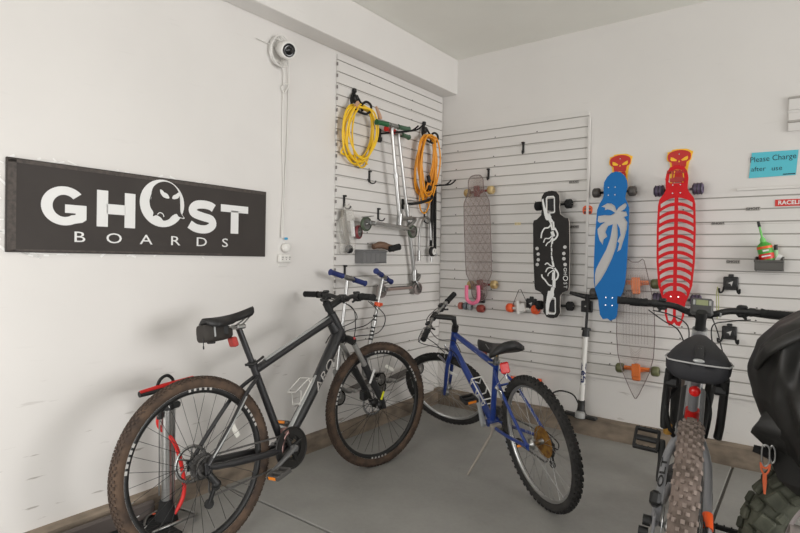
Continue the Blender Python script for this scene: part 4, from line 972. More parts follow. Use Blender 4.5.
def grip_bar(X, parent, pts_center, half, mt_bar, mt_grip, glen=.12, r=.0125, lever_m=None, levers=True, rise=.0, sweep=.03, shifter=True, label=None, mid=.05):
    c = Vector(pts_center); m = MB(X)
    P = []
    for s in (-1, -.62, -.32, -.12, .12, .32, .62, 1):
        P.append(c+Vector((-sweep*max(0, abs(s)-.1), s*half, rise*min(1, max(0, (abs(s)-.12)/.25)))))
    m.tube(smoothpts(P, 5), r, 12); m.cyl(c+Vector((0, -mid, 0)), c+Vector((0, mid, 0)), r*1.35)
    bar = m.build('handlebar', [mt_bar], parent)
    for s in (-1, 1):
        e = P[-1] if s > 0 else P[0]; d = (P[-1]-P[-2] if s > 0 else P[0]-P[1]).normalized()
        a = e-d*glen
        m = MB(X); m.tube([a, a+d*.006, a+d*.02, e-d*.008, e+d*.003], [.0195, .0205, .0165, .0175, .0185], 14)
        for k in range(7): q = a+d*(.026+k*(glen-.045)/6); m.cyl(q, q+d*.004, .0182, seg=14)
        m.build('grip', [mt_grip], bar)
        if levers:
            b = a-d*.03; m = MB(X)
            m.cyl(b-d*.012, b+d*.012, .018); m.tube([b, b+Vector((.02, 0, -.012)), b-d*.03+Vector((.045, 0, -.012))], [.010, .012, .009], 8)
            L0 = b+Vector((.030, 0, -.014)); m.tube(smoothpts([L0-d*.015, L0+d*.02+Vector((.02, 0, -.004)), L0+d*.07+Vector((.018, 0, -.006)), L0+d*.11+Vector((.022, 0, -.006))], 4), .006, 8, 1)
            m.build('brake_lever', [mt_bar, lever_m or mt_bar], bar)
            if shifter:
                m = MB(X); q = b-d*.035; m.box(q+Vector((.012, 0, -.014)), (.04, .045, .03), 0, bev=.008); m.tube([q+Vector((-.0, 0, -.02)), q+Vector((-.03, 0, -.03))+d*.01], .006, 8); m.box(q+Vector((.005, 0, .018)), (.03, .035, .016), 0, bev=.005); m.build('gear_shifter', [plastic], bar)
    return bar, P
def chain_mb(p0, r0, p1, r1, y, m, lower=None):
    A = Vector((p0[0], 0, p0[1])); B = Vector((p1[0], 0, p1[1])); d = (B-A).normalized(); up = Vector((-d.z, 0, d.x)); pts = [A+up*r0]
    for k in range(13): a = PI/2-PI*k/12; pts.append(B+d*math.cos(a)*r1+up*math.sin(a)*r1)
    if lower: pts += [Vector((lower[0], 0, lower[1])), Vector((lower[0]-.025, 0, lower[1]+.02)), Vector((lower[0]-.02, 0, lower[1]+.07))]
    for k in range(9): a = -PI/2-PI*k/8; pts.append(A+d*math.cos(a)*r0+up*math.sin(a)*r0)
    L_ = [0]
    for a, b in zip(pts, pts[1:]): L_.append(L_[-1]+(b-a).length)
    n = int(L_[-1]/.0127)
    def at(s_):
        for i_ in range(len(pts)-1):
            if L_[i_+1] >= s_: return pts[i_]+(pts[i_+1]-pts[i_])*((s_-L_[i_])/max(1e-9, L_[i_+1]-L_[i_]))
        return pts[-1]
    for i_ in range(n):
        a = at(L_[-1]*i_/n); b = at(L_[-1]*(i_+1)/n); c = (a+b)/2; D = (b-a).normalized() if (b-a).length > 1e-6 else d
        m.box((c.x, y, c.z), (.0145, .0045 if i_ % 2 else .0065, .0075), 0, R=Matrix((D, Vector((0, 1, 0)), D.cross(Vector((0, 1, 0))))).transposed())
def cassette_mb(m, c, y0, radii, dy, mi=0):
    for i, r in enumerate(radii): chainring(m, c, r, max(12, int(r*500)), y0-i*dy, .002, mi, inner=.012)
def derailleur(parent, hub, y, mt, drop=.13, fwd=.02, pulley_m=None):
    m = MB(); a = Vector((hub[0]+.0, y, hub[1]-.028)); b = Vector((hub[0]+.025, y-.012, hub[1]-.075)); c = Vector((hub[0]+fwd-.005, y, hub[1]-drop))
    m.tube([Vector((hub[0], y+.01, hub[1])), a], .009, 8); m.tube([a, b], [.013, .016], 8); m.sphere(b, .019, (1, .8, 1), 12)
    for s in (-1, 1): m.tube([b+Vector((0, s*.006+.008, 0)), c+Vector((0, s*.006+.008, 0))], .008, 6, flat=(.3, (1, 0, 0)))
    m.cyl(b+Vector((0, .002, -.01)), b+Vector((0, .014, -.01)), .019, seg=12); m.cyl(c+Vector((0, .002, 0)), c+Vector((0, .014, 0)), .020, seg=12)
    m.tube(smoothpts([a+Vector((-.01, 0, -.005)), a+Vector((-.045, 0, -.01)), a+Vector((-.055, 0, .03)), Vector((hub[0]+.01, y+.02, hub[1]+.045))], 5), .0028, 6)
    return m.build('rear_derailleur', [mt], parent)
K29 = [(0, 96, .011, .008, .005, 0), (20, 96, .009, .008, .005, .5), (-20, 96, .009, .008, .005, .5), (42, 96, .011, .007, .006, 0), (-42, 96, .011, .007, .006, 0), (58, 48, .008, .006, .004, .3), (-58, 48, .008, .006, .004, .3)]

# ---------------------------------------------------------------- 1. black mountain bike
B1 = thing('bicycle', bframe(.548, -2.612, 91, 8.2), 'large black mountain bike with dusty brown tyres leaning against the white left wall', 'bicycle')
hubR = (-.004, 0, .370); bb = (.462, .318); clus = Vector((.332, 0, .705)); pt = Vector((.255, 0, .925)); h0 = Vector((.888, 0, .937)); h1 = Vector((.948, 0, .818))
SX = steer_mx(h0, h1, -14); SB = steer_mx(h0, h1, -13)
fdir = (h1-h0).normalized(); fh = Vector((1.210, 0, .370))
dec = []
for q, base in enumerate((-5, 52, 172, 280)):
    for k in range(5): dec.append((base+k*4.6, base+k*4.6+(2.8 if q % 2 else 2.0), (.25, .75)))
br = mat('rim_black', (26, 26, 26), .45)
add_wheel(Matrix.Translation(hubR), B1, 'rear_wheel', .370, .027, dust_tyre, br, K29, dec, mat('rim_print', (190, 188, 184), .5), disc=.05, spoke_m=satin, reflector=25, seed=2, wall_m=mat('dusty_knob', (70, 57, 48), .9), rimh=.032, machined=alu)
add_wheel(SX @ Matrix.Translation(fh), B1, 'front_wheel', .370, .027, dust_tyre, br, K29, dec, mat('rim_print', (190, 188, 184), .5), disc=.05, spoke_m=satin, reflector=62, seed=3, wall_m=mat('dusty_knob', (70, 57, 48), .9), rimh=.032, machined=alu)
fb = mat('frame_black_gloss', (38, 38, 40), .35, coat=.2)
m = MB(); BB = Vector((bb[0], 0, bb[1]))
m.tube([clus+Vector((.0, 0, .01)), clus+(h0-clus)*.5+Vector((0, 0, -.006)), h0+Vector((-.02, 0, -.028))], [.020, .020, .026], 14)          # top tube
m.tube(smoothpts([h1+Vector((-.012, 0, .02)), h1+(BB-h1)*.18+Vector((-.012, 0, .004)), h1+(BB-h1)*.5, BB+(h1-BB)*.06], 4), [.034]*3+[.033]*4+[.031]*4+[.028]*2, 16)            # down tube
m.tube([clus+(clus-BB).normalized()*.05, BB], [.0175, .019], 14)
m.tube([h0+(h0-h1)*.04, h0+(h1-h0)*.3, h1], [.024, .027, .029], 16)
m.tube([h0+Vector((-.02, 0, -.04)), h1+Vector((-.045, 0, .025))], [.022, .03], 12)
m.cyl(BB+Vector((0, -.036, 0)), BB+Vector((0, .036, 0)), .022)
for s in (-1, 1):
    m.tube(smoothpts([Vector((0, s*.066, .367)), Vector((.08, s*.066, .352)), Vector((.30, s*.062, .330)), BB+Vector((-.03, s*.03, .0))], 5), [.011]*3+[.014]*3+[.0165]*8+[.016]*2, 12)
    m.tube(smoothpts([Vector((0, s*.066, .372)), Vector((.12, s*.062, .50)), Vector((.24, s*.04, .625)), clus+Vector((.005, s*.016, -.02))], 5), .0095, 10)
m.box((.0, -.066, .362), (.035, .008, .05), 0, bev=.003); m.box((.0, .066, .362), (.035, .008, .05), 0, bev=.003)
fo = m.build('frame', [fb], B1)
m = MB()
d = (h0-clus); q0 = clus+d*.12+Vector((0, -.0, .0)); 
m.tube([clus+d*.10+Vector((0, -.004, .0265)), clus+d*.5+Vector((0, -.004, .0135)), h0-d*.06+Vector((0, -.006, -.002))], .0078, 8, flat=(1.6, (0, 0, 1)))
m.tube(smoothpts([Vector((.02, -.0755, .40)), Vector((.12, -.0715, .50)), Vector((.23, -.052, .612))], 5), .004, 6); m.build('silver_stripe', [silver], fo)
m = MB()
dn = (BB-h1).normalized(); 
m.tube([h1+(BB-h1)*.42+Vector((-.020, -.004, .010)), h1+(BB-h1)*.93+Vector((-.020, -.006, .008))], .0125, 10); m.build('silver_panel', [silver], fo)
m = MB(); text_mesh(m, 'ARO', .085, 0, 0, 0, .001, 0, bold=-.001, sx=1.1, shear=.2)
Xt = h1+(BB-h1)*.40; sxv = -dn; sz = Vector((0, -1, 0)); sy = sz.cross(sxv); Xm = fr(Xt+Vector((0, -.0345, 0)), sxv, sy, sz)
m.v = [Xm @ Vector((v.x, v.y*.62, v.z-(v.y*.62/.03)**2*.012)) for v in m.v]; m.build('frame_lettering', [mat('grey_print', (176, 172, 168), .5)], fo)
m = MB(); m.cyl(clus+(clus-BB).normalized()*.035, pt, .0145); m.build('seat_post', [fb], B1)
m = MB(); q = clus+(clus-BB).normalized()*.045; m.cyl(q-(clus-BB).normalized()*.012, q+(clus-BB).normalized()*.012, .022); m.tube([q+Vector((-.05, -.01, .002)), q+Vector((-.01, -.025, 0)), q+Vector((.05, -.022, .026))], .0065, 8); m.build('seat_clamp', [satin], B1)
sdl = saddle(B1, (.075, .985), (.345, 1.02), .145, seatm, rise=.0)
m = MB()
for s in (-1, 1): m.tube(smoothpts([Vector((.10, s*.035, .955)), Vector((.17, s*.024, .935)), Vector((.25, s*.022, .935)), Vector((.32, s*.01, .975))], 5), .0038, 6)
m.box(pt+Vector((.0, 0, .005)), (.05, .06, .022), 0, bev=.006); m.build('saddle_rails', [steel], sdl)
t = thing('saddle_bag', B1.matrix_world.copy() @ Matrix.Translation((.115, 0, .925)) @ Matrix.Scale(.9, 4), 'small black zipped saddle bag under the black mountain bike saddle', 'bag')
m = MB(); rings = []
for x, w, z0, z1 in ((-.066, .030, -.045, .028), (-.062, .045, -.052, .034), (-.02, .048, -.054, .036), (.04, .042, -.052, .034), (.09, .028, -.046, .016), (.11, .012, -.036, .0)):
    rings.append([Vector((x, w*math.copysign(abs(math.cos(a))**.5, math.cos(a)), (z0+z1)/2+(z1-z0)/2*math.copysign(abs(math.sin(a))**.5, math.sin(a)))) for a in [2*PI*k/20 for k in range(20)]])
m.loft(rings); m.build('bag_body', [mat('bag_nylon', (46, 42, 38), .75, bump=.4)], t)
m = MB(); m.box((-.02, -.049, -.0), (.008, .003, .055), 0); m.build('reflective_tab', [silver], t)
m = MB(); m.tube([(-.068, -.02, -.03), (-.070, -.02, -.068)], .0025, 6); m.box((-.070, -.02, -.075), (.008, .005, .016), 0, bev=.002); m.build('zipper_pull', [plastic], t)
m = MB(); m.box((.05, 0, .01), (.03, .088, .075), 0, bev=.005); m.box((-.012, 0, -.052), (.02, .05, .02), 0, bev=.004); m.build('strap', [plastic], t)
m = MB(); m.box((.205, -.02, .865), (.028, .045, .045), 0, R=Matrix.Rotation(-.25, 3, 'Y'), bev=.006); m.build('rear_reflector', [mat('dull_red_reflector', (170, 56, 50), .35)], B1)
# fork
m = MB(SX)
m.tube([h1-fdir*.01, h1+fdir*.045], [.027, .024], 14); cr = h1+fdir*.05+Vector((.012, 0, 0))
m.tube([cr+Vector((.004, -.068, .006)), cr+Vector((-.004, -.03, .016)), cr+Vector((-.004, .03, .016)), cr+Vector((.004, .068, .006))], [.024, .022, .022, .024], 12)
m.build('fork_crown', [satin], B1)
m = MB(SX); fo_b = Vector((fh.x, 0, fh.z)); fo_t = cr+Vector((.008, 0, -.01))
for s in (-1, 1): m.cyl(fo_t+Vector((0, s*.066, 0)), fo_t+(fo_b-fo_t)*.42+Vector((0, s*.066, 0)), .0155)
m.build('fork_stanchion', [alu], B1)
m = MB(SX)
for s in (-1, 1):
    a = fo_t+(fo_b-fo_t)*.33+Vector((0, s*.066, 0)); b = fo_b+Vector((-.012, s*.062, .02)); m.tube([a, a+(b-a)*.1, a+(b-a)*.8, b, fo_b+Vector((0, s*.06, -.012))], [.022, .021, .020, .015, .012], 12)
a = fo_t+(fo_b-fo_t)*.36; m.tube(smoothpts([a+Vector((.0, -.066, 0)), a+Vector((.022, -.03, .045)), a+Vector((.022, .03, .045)), a+Vector((0, .066, 0))], 4), .012, 8)
fl = m.build('fork_lowers', [fb], B1)
m = MB(SX); a = fo_t+(fo_b-fo_t)*.82; m.box(a+Vector((.006, -.085, 0)), (.012, .003, .05), 0, R=Matrix.Rotation(.45, 3, 'Y')); m.build('yellow_label', [mat('lime_label', (226, 226, 40), .5)], fl)
m = MB(SX); a = fo_t+(fo_b-fo_t)*.5; m.box(a+Vector((.0, -.0875, 0)), (.014, .002, .085), 0, R=Matrix.Rotation(.45, 3, 'Y')); m.build('fork_stripe', [whitep], fl)
m = MB(SX); m.box(cr+Vector((.006, -.068, .024)), (.012, .022, .014), 0, bev=.003); m.build('lockout_cap', [mat('red_white_cap', (200, 70, 70), .4)], fl)
m = MB(SX); m.box(fo_b+Vector((-.065, .055, .055)), (.05, .04, .065), 0, bev=.01); m.build('front_brake_caliper', [satin], B1)
# stem, bars
stemb = Vector((.965, 0, 1.022)); st0 = h0+(h0-h1).normalized()*.045
m = MB(SB); m.cyl(h0+(h0-h1).normalized()*.005, h0+(h0-h1).normalized()*.085, .019); m.cyl(h0+(h0-h1).normalized()*.03, h0+(h0-h1).normalized()*.075, .024); m.tube([st0, stemb+Vector((-.012, 0, -.004))], [.020, .019], 12); m.box(stemb, (.04, .05, .046), 0, bev=.008)
m.box(h0+(h0-h1).normalized()*.08+Vector((-.012, 0, .01)), (.03, .035, .014), 0, bev=.004); m.build('stem', [satin], B1)
grip_bar(SB, B1, stemb+Vector((0, 0, .0)), .325, satin, rubber, .115, rise=.018, sweep=.045)
m = MB()
S3 = lambda p: SX @ Vector(p)
for p in ([S3(stemb+Vector((.03, .20, -.01))), S3(stemb+Vector((.12, .12, -.05))), S3(stemb+Vector((.12, .03, -.13))), Vector((.93, .03, .84)), Vector((.85, .03, .78))],
          [S3(stemb+Vector((.03, -.20, -.01))), S3(stemb+Vector((.14, -.14, -.08))), S3(stemb+Vector((.13, -.05, -.16))), Vector((.94, -.03, .83)), Vector((.86, -.03, .77))],
          [S3(stemb+Vector((.03, -.22, -.01))), S3(stemb+Vector((.13, -.22, -.10))), S3(stemb+Vector((.14, -.14, -.20))), S3(fo_t+Vector((.03, .02, .02))), S3(fo_t+Vector((.03, .08, -.10))), S3(fo_b+Vector((-.05, .07, .08)))],
          [S3(stemb+Vector((.03, .18, -.01))), S3(stemb+Vector((.10, .05, -.06))), S3(stemb+Vector((.08, -.01, -.16))), S3(fo_t+Vector((.03, -.02, .01)))]):
    m.tube(smoothpts(p, 7), .0028, 6)
m.build('cable', [plastic], B1)
# crankset
m = MB(); chainring(m, bb, .100, 50, -.056, .003, 0, inner=.06); chainring(m, bb, .066, 34, -.050, .003, 0, inner=.045)
for k in range(4):
    a = rad(20+90*k); m.tube([Vector((bb[0], -.056, bb[1])), Vector((bb[0]+math.cos(a)*.068, -.057, bb[1]+math.sin(a)*.068))], [.014, .009], 8)
m.lathe([(.092, -.062), (.101, -.061), (.101, -.058), (.092, -.058)], (bb[0], 0, bb[1]), (0, 1, 0), 48, closed=True)
dkst = mat('dark_steel', (92, 90, 88), .4, .4)
crs = m.build('chainring', [mat('dark_ring', (54, 53, 52), .35, .5)], B1)
crank(B1, bb, 203, .17, -.078, mat('grey_crank', (112, 112, 112), .35, .3), pedal_m=dkst, refl=amber, flat_tilt=-12, pw=.075)
crank(B1, bb, 23, .17, .07, mat('grey_crank', (112, 112, 112), .35, .3), pedal_m=dkst, refl=amber, flat_tilt=25, side=1)
m = MB(); cassette_mb(m, (0, .367), -.022, (.058, .052, .047, .042, .037, .032, .027, .022), .0038); m.build('cassette', [dkst], B1)
m = MB(); chain_mb((0, .367), .04, bb, .066, -.049, m, lower=(.03, .24)); m.build('chain', [dkst], B1)
derailleur(B1, (0, .367), -.066, satin, drop=.15, fwd=.0)
m = MB(); m.tube(smoothpts([(.452, -.06, .395), (.42, -.055, .36), (.405, -.055, .30)], 4), .009, 8, flat=(.4, (1, 0, 0))); m.box((.44, -.045, .405), (.035, .03, .03), 0, bev=.005); m.build('front_derailleur', [mat('red_silver_mech', (150, 120, 116), .3, .7)], B1)
m = MB()
bcg = h1+(BB-h1)*.58; up_ = Vector((-dn.z, 0, dn.x)); 
if up_.x > 0: up_ = -up_
def bc(a, b, c): return bcg-dn*a+up_*b+Vector((0, c, 0))
for q in (-1, 1):
    m.tube([bc(-.07, .032, 0), bc(-.085, .05, q*.030), bc(-.03, .095, q*.035), bc(-.055, .115, q*.030), bc(.05, .085, q*.035), bc(.075, .05, q*.02), bc(.055, .032, 0)], .0028, 6)
m.tube([bc(-.055, .115, -.030), bc(-.055, .115, .030)], .0028, 6); m.tube([bc(-.08, .034, 0), bc(.08, .034, 0)], .004, 6); m.build('bottle_cage', [white], B1)

# ---------------------------------------------------------------- 2. blue mountain bike
B2 = thing('bicycle', bframe(1.50, -1.29, 145, 9), 'blue mountain bike with knobby black tyres on its kickstand, middle of the room', 'bicycle')
K26 = [(0, 60, .016, .013, .006, 0), (24, 60, .013, .010, .006, .5), (-24, 60, .013, .010, .006, .5), (50, 60, .013, .009, .007, 0), (-50, 60, .013, .009, .007, 0)]
bb = (.505, .290); BB = Vector((bb[0], 0, bb[1])); clus = Vector((.368, 0, .655)); h0 = Vector((.905, 0, .785)); h1 = Vector((.985, 0, .655))
SX = steer_mx(h0, h1, 45); fh = Vector((1.195, 0, .312)); fdir = (h1-h0).normalized()
knb = mat('knob_black', (34, 33, 32), .9)
add_wheel(Matrix.Translation((0, 0, .338)), B2, 'rear_wheel', .338, .026, dark_tyre, alu, K26, spoke_m=steel, ns=36, rimh=.022, seed=4, wall_m=knb, hubw=.13)
add_wheel(SX @ Matrix.Translation(fh), B2, 'front_wheel', .318, .026, dark_tyre, alu, K26, spoke_m=steel, ns=36, rimh=.021, seed=5, wall_m=knb, reflector=130)
m = MB()
m.tube([clus+Vector((.0, 0, .004)), h0+Vector((-.012, 0, -.030))], .018, 14); m.tube([h1+Vector((-.012, 0, .022)), BB], .0215, 14)
m.tube([clus+(clus-BB).normalized()*.03, BB], .0165, 14); m.tube([h0, h1], .021, 14); m.cyl(BB+Vector((0, -.036, 0)), BB+Vector((0, .036, 0)), .022)
for s in (-1, 1):
    m.tube(smoothpts([Vector((.0, s*.064, .334)), Vector((.20, s*.058, .312)), Vector((.38, s*.04, .296)), BB+Vector((-.01, s*.02, 0))], 5), .0095, 10)
    m.tube(smoothpts([Vector((.0, s*.064, .338)), Vector((.14, s*.058, .46)), Vector((.26, s*.045, .57)), clus+Vector((-.01, s*.018, -.02))], 5), .0085, 10)
    m.box((0, s*.064, .334), (.03, .007, .04), 0, bev=.003)
m.tube([Vector((.272, -.045, .575)), Vector((.272, .045, .575))], .007, 8)
fo = m.build('frame', [blue_f], B2)
m = MB(); pd = (h1-BB).normalized(); text_mesh(m, 'MONTARA', .042, 0, 0, 0, .0008, 0, bold=.0012, sx=1.25)
sz = Vector((0, 1, 0)); Xm = fr(BB+pd*.30+Vector((0, .0192, 0)), -pd, sz.cross(-pd), sz); m.v = [Xm @ Vector((v.x, v.y*.7, v.z-(v.y*.7/.02)**2*.010)) for v in m.v]
m2_ = MB(); text_mesh(m2_, 'M', .001, 0, 0, 0, .0001, 0)
td = (h0-clus).normalized(); q = MB(); text_mesh(q, 'ATB', .024, 0, 0, 0, .0008, 0, bold=.0006, sx=1.2); Xq = fr(clus+td*.22+Vector((0, .0162, -.012)), -td, sz.cross(-td), sz); m.add([Xq @ v for v in q.v], q.f, 0, False)
m.build('frame_lettering', [mat('pale_print', (206, 200, 186), .5)], fo)
m = MB(); m.cyl(clus+(clus-BB).normalized()*.03, clus+(clus-BB).normalized()*.10, .0128); m.build('seat_post', [steel], B2)
m = MB(); q = clus+(clus-BB).normalized()*.028; m.cyl(q-(clus-BB).normalized()*.01, q+(clus-BB).normalized()*.01, .021); m.tube([q+Vector((0, .02, 0)), q+Vector((.03, .035, .004))], .006, 8); m.build('seat_clamp', [steel], B2)
sdl = saddle(B2, (.165, .822), (.555, .782), .195, seatm, drop=.095, rise=.012)
m = MB(); m.box((.225, .062, .772), (.07, .004, .028), 0, bev=.002, R=Matrix.Rotation(-.35, 3, 'Z')); m.build('yellow_patch', [mat('saddle_yellow', (226, 176, 50), .5)], sdl)
m = MB()
for s in (-1, 1): m.tube(smoothpts([Vector((.23, s*.035, .772)), Vector((.29, s*.022, .752)), Vector((.37, s*.02, .752)), Vector((.44, s*.01, .772))], 5), .0038, 6)
m.box((.325, 0, .752), (.05, .06, .022), 0, bev=.006); m.build('saddle_rails', [steel], sdl)
m = MB(); m.box((.262, .0, .668), (.022, .052, .062), 0, R=Matrix.Rotation(.2, 3, 'Y'), bev=.008); m.build('rear_light', [mat('bright_red_light', (226, 36, 34), .25)], B2)
m = MB(); m.tube([Vector((.30, 0, .69)), Vector((.262, 0, .628)), Vector((.255, 0, .61))], .006, 8); m.build('light_bracket', [chrome], B2)
# fork rigid blue
m = MB(SX); cr = h1+fdir*.02
m.cyl(h1-fdir*.002, h1+fdir*.03, .020)
for s in (-1, 1): m.tube(smoothpts([cr+Vector((0, s*.012, 0)), cr+Vector((.006, s*.048, -.018)), cr+fdir*.10+Vector((.004, s*.052, 0)), cr+fdir*.28+Vector((0, s*.052, 0)), fh+Vector((0, s*.05, 0))], 4), [.016]*4+[.0155]*4+[.014]*4+[.012]*3+[.010]*2, 12)
fk = m.build('fork', [blue_f], B2)
m = MB(SX)
for s in (-1, 1):
    a = cr+fdir*.075+Vector((.018, s*.052, 0)); m.tube([a, a+Vector((.02, -s*.004, .045)), a+Vector((.022, s*.01, .075))], [.008, .010, .007], 8); m.box(a+Vector((-.002, -s*.02, .0)), (.012, .014, .05), 1, bev=.003)
m.tube([cr+fdir*.0+Vector((.045, -.06, -.02)), cr+Vector((.05, 0, .02)), cr+Vector((.045, .06, -.02))], .0022, 6); m.build('front_brake', [chrome, rubber], B2)
m = MB()
for s in (-1, 1):
    a = Vector((.225, s*.055, .51)); m.tube([a, a+Vector((.0, s*.012, .055)), a+Vector((.01, s*.03, .075))], [.008, .010, .007], 8); m.box(a+Vector((.0, -s*.02, .03)), (.05, .014, .012), 1, bev=.003)
m.tube([(.235, -.085, .585), (.25, 0, .64), (.235, .085, .585)], .0022, 6); m.build('rear_brake', [chrome, rubber], B2)
# stem and bar
st0 = Vector((.868, 0, .872)); sb = Vector((1.005, 0, .915))
m = MB(SX); m.cyl(h0, h0-fdir*.035, .023); m.cyl(h0-fdir*.03, st0, .0135); m.tube([st0+Vector((.012, 0, -.02)), st0+Vector((0, 0, .002)), st0+Vector((.03, 0, .014)), sb], [.016, .020, .017, .016], 12); m.cyl(sb+Vector((0, -.026, 0)), sb+Vector((0, .026, 0)), .021); m.build('stem', [satin], B2)
grip_bar(SX, B2, sb, .265, steel, rubber, .095, rise=.0, sweep=.05, lever_m=chrome, r=.0105)
m = MB(); S3 = lambda p: SX @ Vector(p)
for p in ([S3(sb+Vector((.03, .14, -.01))), S3(sb+Vector((.08, .10, -.06))), S3(sb+Vector((.05, .06, -.17))), S3(cr+Vector((.05, .04, .04))), S3(cr+Vector((.05, .02, .0)))],
          [S3(sb+Vector((.03, -.14, -.01))), S3(sb+Vector((.11, -.05, -.05))), S3(sb+Vector((.06, -.0, -.17))), Vector((.90, .02, .72)), Vector((.80, .02, .66))],
          [S3(sb+Vector((.03, .16, -.01))), S3(sb+Vector((.13, .10, -.12))), S3(sb+Vector((.05, .03, -.23))), Vector((.90, .025, .64)), Vector((.82, .02, .55))]):
    m.tube(smoothpts(p, 7), .0028, 6)
m.build('cable', [plastic], B2)
# cranks
m = MB(); chainring(m, bb, .085, 42, -.052, .003, 0, inner=.06); chainring(m, bb, .065, 32, -.044, .003, 0, inner=.03)
for k in range(5):
    a = rad(72*k); m.tube([Vector((bb[0], -.05, bb[1])), Vector((bb[0]+math.cos(a)*.068, -.05, bb[1]+math.sin(a)*.068))], [.014, .008], 8)
m.build('chainring', [dkst], B2)
crank(B2, bb, 88, .165, .062, silver, pedal_m=plastic, refl=amber, flat_tilt=-10, side=1, pw=.085)
crank(B2, bb, 268, .165, -.068, silver, pedal_m=plastic, refl=amber, flat_tilt=0, pw=.085)
m = MB(); cassette_mb(m, (0, .334), -.030, (.062, .054, .046, .038, .030, .024), .005); chainring(m, (0, .334), .082, 40, -.026, .002, 0, inner=.012); m.build('cassette', [gold], B2)
m = MB(); chain_mb((0, .334), .035, bb, .065, -.045, m, lower=(.03, .21)); m.build('chain', [dkst], B2)
derailleur(B2, (0, .334), -.078, satin, drop=.13, fwd=.01)
m = MB(); m.tube([BB+Vector((-.10, .045, .012)), BB+Vector((-.085, .06, -.04)), Vector((.47, .215, .034))], [.010, .008, .006], 10); m.box(BB+Vector((-.10, .03, .012)), (.04, .06, .025), 0, bev=.004); m.build('kickstand', [mat('worn_steel', (168, 160, 150), .4, .4)], B2)
m = MB(); pd = (h1-BB).normalized(); up_ = Vector((-pd.z, 0, pd.x))
if up_.x > 0: up_ = -up_
bcg = BB+pd*.20
def bc(a, b, c): return bcg+pd*a+up_*b+Vector((0, c, 0))
for s in (-1, 1):
    m.tube([bc(-.095, .03, s*.012), bc(-.10, .035, s*.034), bc(-.10, .09, s*.034), bc(.06, .095, s*.034), bc(.06, .03, s*.034), bc(.08, .03, s*.01)], .0042, 6)
    m.tube([bc(-.02, .03, s*.012), bc(-.02, .035, s*.036), bc(-.02, .095, s*.034)], .0042, 6)
m.tube([bc(-.10, .09, -.034), bc(-.10, .09, .034)], .0042, 6); m.tube([bc(.06, .095, -.034), bc(.06, .095, .034)], .0042, 6); m.tube([bc(-.09, .026, 0), bc(.09, .026, 0)], .0045, 6)
m.build('bottle_cage', [white], B2)

# ---------------------------------------------------------------- 3. grey electric bike seen from behind
B3 = thing('electric_bicycle', bframe(2.19, -1.925, 98, -4), 'grey electric bike with muddy fat tyre and orange trim, seen from behind', 'bicycle')
bb = (.44, .355); BB = Vector((bb[0], 0, bb[1])); clus = Vector((.26, 0, .70)); h0 = Vector((.79, 0, .955)); h1 = Vector((.86, 0, .80)); fdir = (h1-h0).normalized()
SX = steer_mx(h0, h1, 3); fh = Vector((1.16, 0, .365))
KF = [(0, 52, .012, .011, .009, 0), (15, 52, .010, .009, .009, .5), (-15, 52, .010, .009, .009, .5), (33, 52, .012, .009, .009, 0), (-33, 52, .012, .009, .009, 0), (56, 44, .014, .010, .009, .5), (-56, 44, .014, .010, .009, .5)]
kn3 = mat('muddy_knob', (146, 132, 124), .85, c2=(108, 96, 88), vscale=18)
add_wheel(Matrix.Translation((0, 0, .367)), B3, 'rear_wheel', .367, .041, mud_tyre, br, KF, disc=.055, spoke_m=satin, seed=6, wall_m=kn3, hubw=.13, rimw=.035)
add_wheel(SX @ Matrix.Translation(fh), B3, 'front_wheel', .367, .038, mud_tyre, br, KF, disc=.055, spoke_m=satin, seed=7, wall_m=kn3, hubw=.11, rimw=.035)
gf = mat('frame_grey', (128, 128, 130), .38, coat=.2)
m = MB()
m.tube([clus, BB], [.022, .03], 14); m.tube([h1+Vector((-.01, 0, .02)), h1+(BB-h1)*.5, BB+Vector((.04, 0, .0))], [.034, .04, .045], 16); m.tube([clus+Vector((0, 0, -.02)), h0+Vector((-.01, 0, -.03))], [.02, .026], 14); m.tube([h0, h1], [.027, .030], 16)
for s in (-1, 1):
    m.tube(smoothpts([Vector((0, s*.078, .367)), Vector((.10, s*.074, .43)), Vector((.20, s*.066, .54)), clus+Vector((-.01, s*.026, -.06))], 5), [.015]*5+[.014]*11, 12)
    m.tube(smoothpts([Vector((0, s*.078, .367)), Vector((.20, s*.075, .33)), BB+Vector((-.02, s*.045, 0))], 5), .0135, 12)
    m.box((.0, s*.080, .36), (.05, .010, .075), 0, bev=.004)
fo = m.build('frame', [gf], B3)
m = MB(); m.box(BB+Vector((.03, 0, .0)), (.16, .13, .13), 0, bev=.03); m.build('motor_housing', [plastic], B3)
m = MB(); m.tube([h1+(BB-h1)*.25+Vector((.0, 0, -.01)), h1+(BB-h1)*.8+Vector((.02, 0, -.01))], [.05, .052], 12); m.build('battery_case', [plastic], B3)
m = MB()
for s in (-1,): m.tube([Vector((.02, s*.079, .385)), Vector((.07, s*.076, .415))], .0165, 12)
m.build('orange_band', [mat('trim_orange', (238, 92, 36), .4)], fo)
m = MB(); 
text_mesh(m, 'OLT', .055, 0, 0, 0, .001, 0, bold=.001, sx=1.1)
A = Vector((.10, .074, .43)); Bq = Vector((.20, .066, .54)); dd = (Bq-A).normalized(); nz = Vector((-1, .3, .3)).normalized(); nz = (nz-dd*nz.dot(dd)).normalized(); Xm = fr((A+Bq)/2+nz*.0145, dd, nz.cross(dd), nz)
m.v = [Xm @ Vector((v.x, v.y*.5, v.z-(v.y*.5/.015)**2*.006)) for v in m.v]; m.build('frame_lettering', [plastic], fo)
m = MB(); m.tube([clus+(BB-clus)*.0+Vector((-.006, 0, .015)), clus+(BB-clus)*.13+Vector((-.006, 0, 0))], .0245, 14); m.build('red_band', [red], fo)
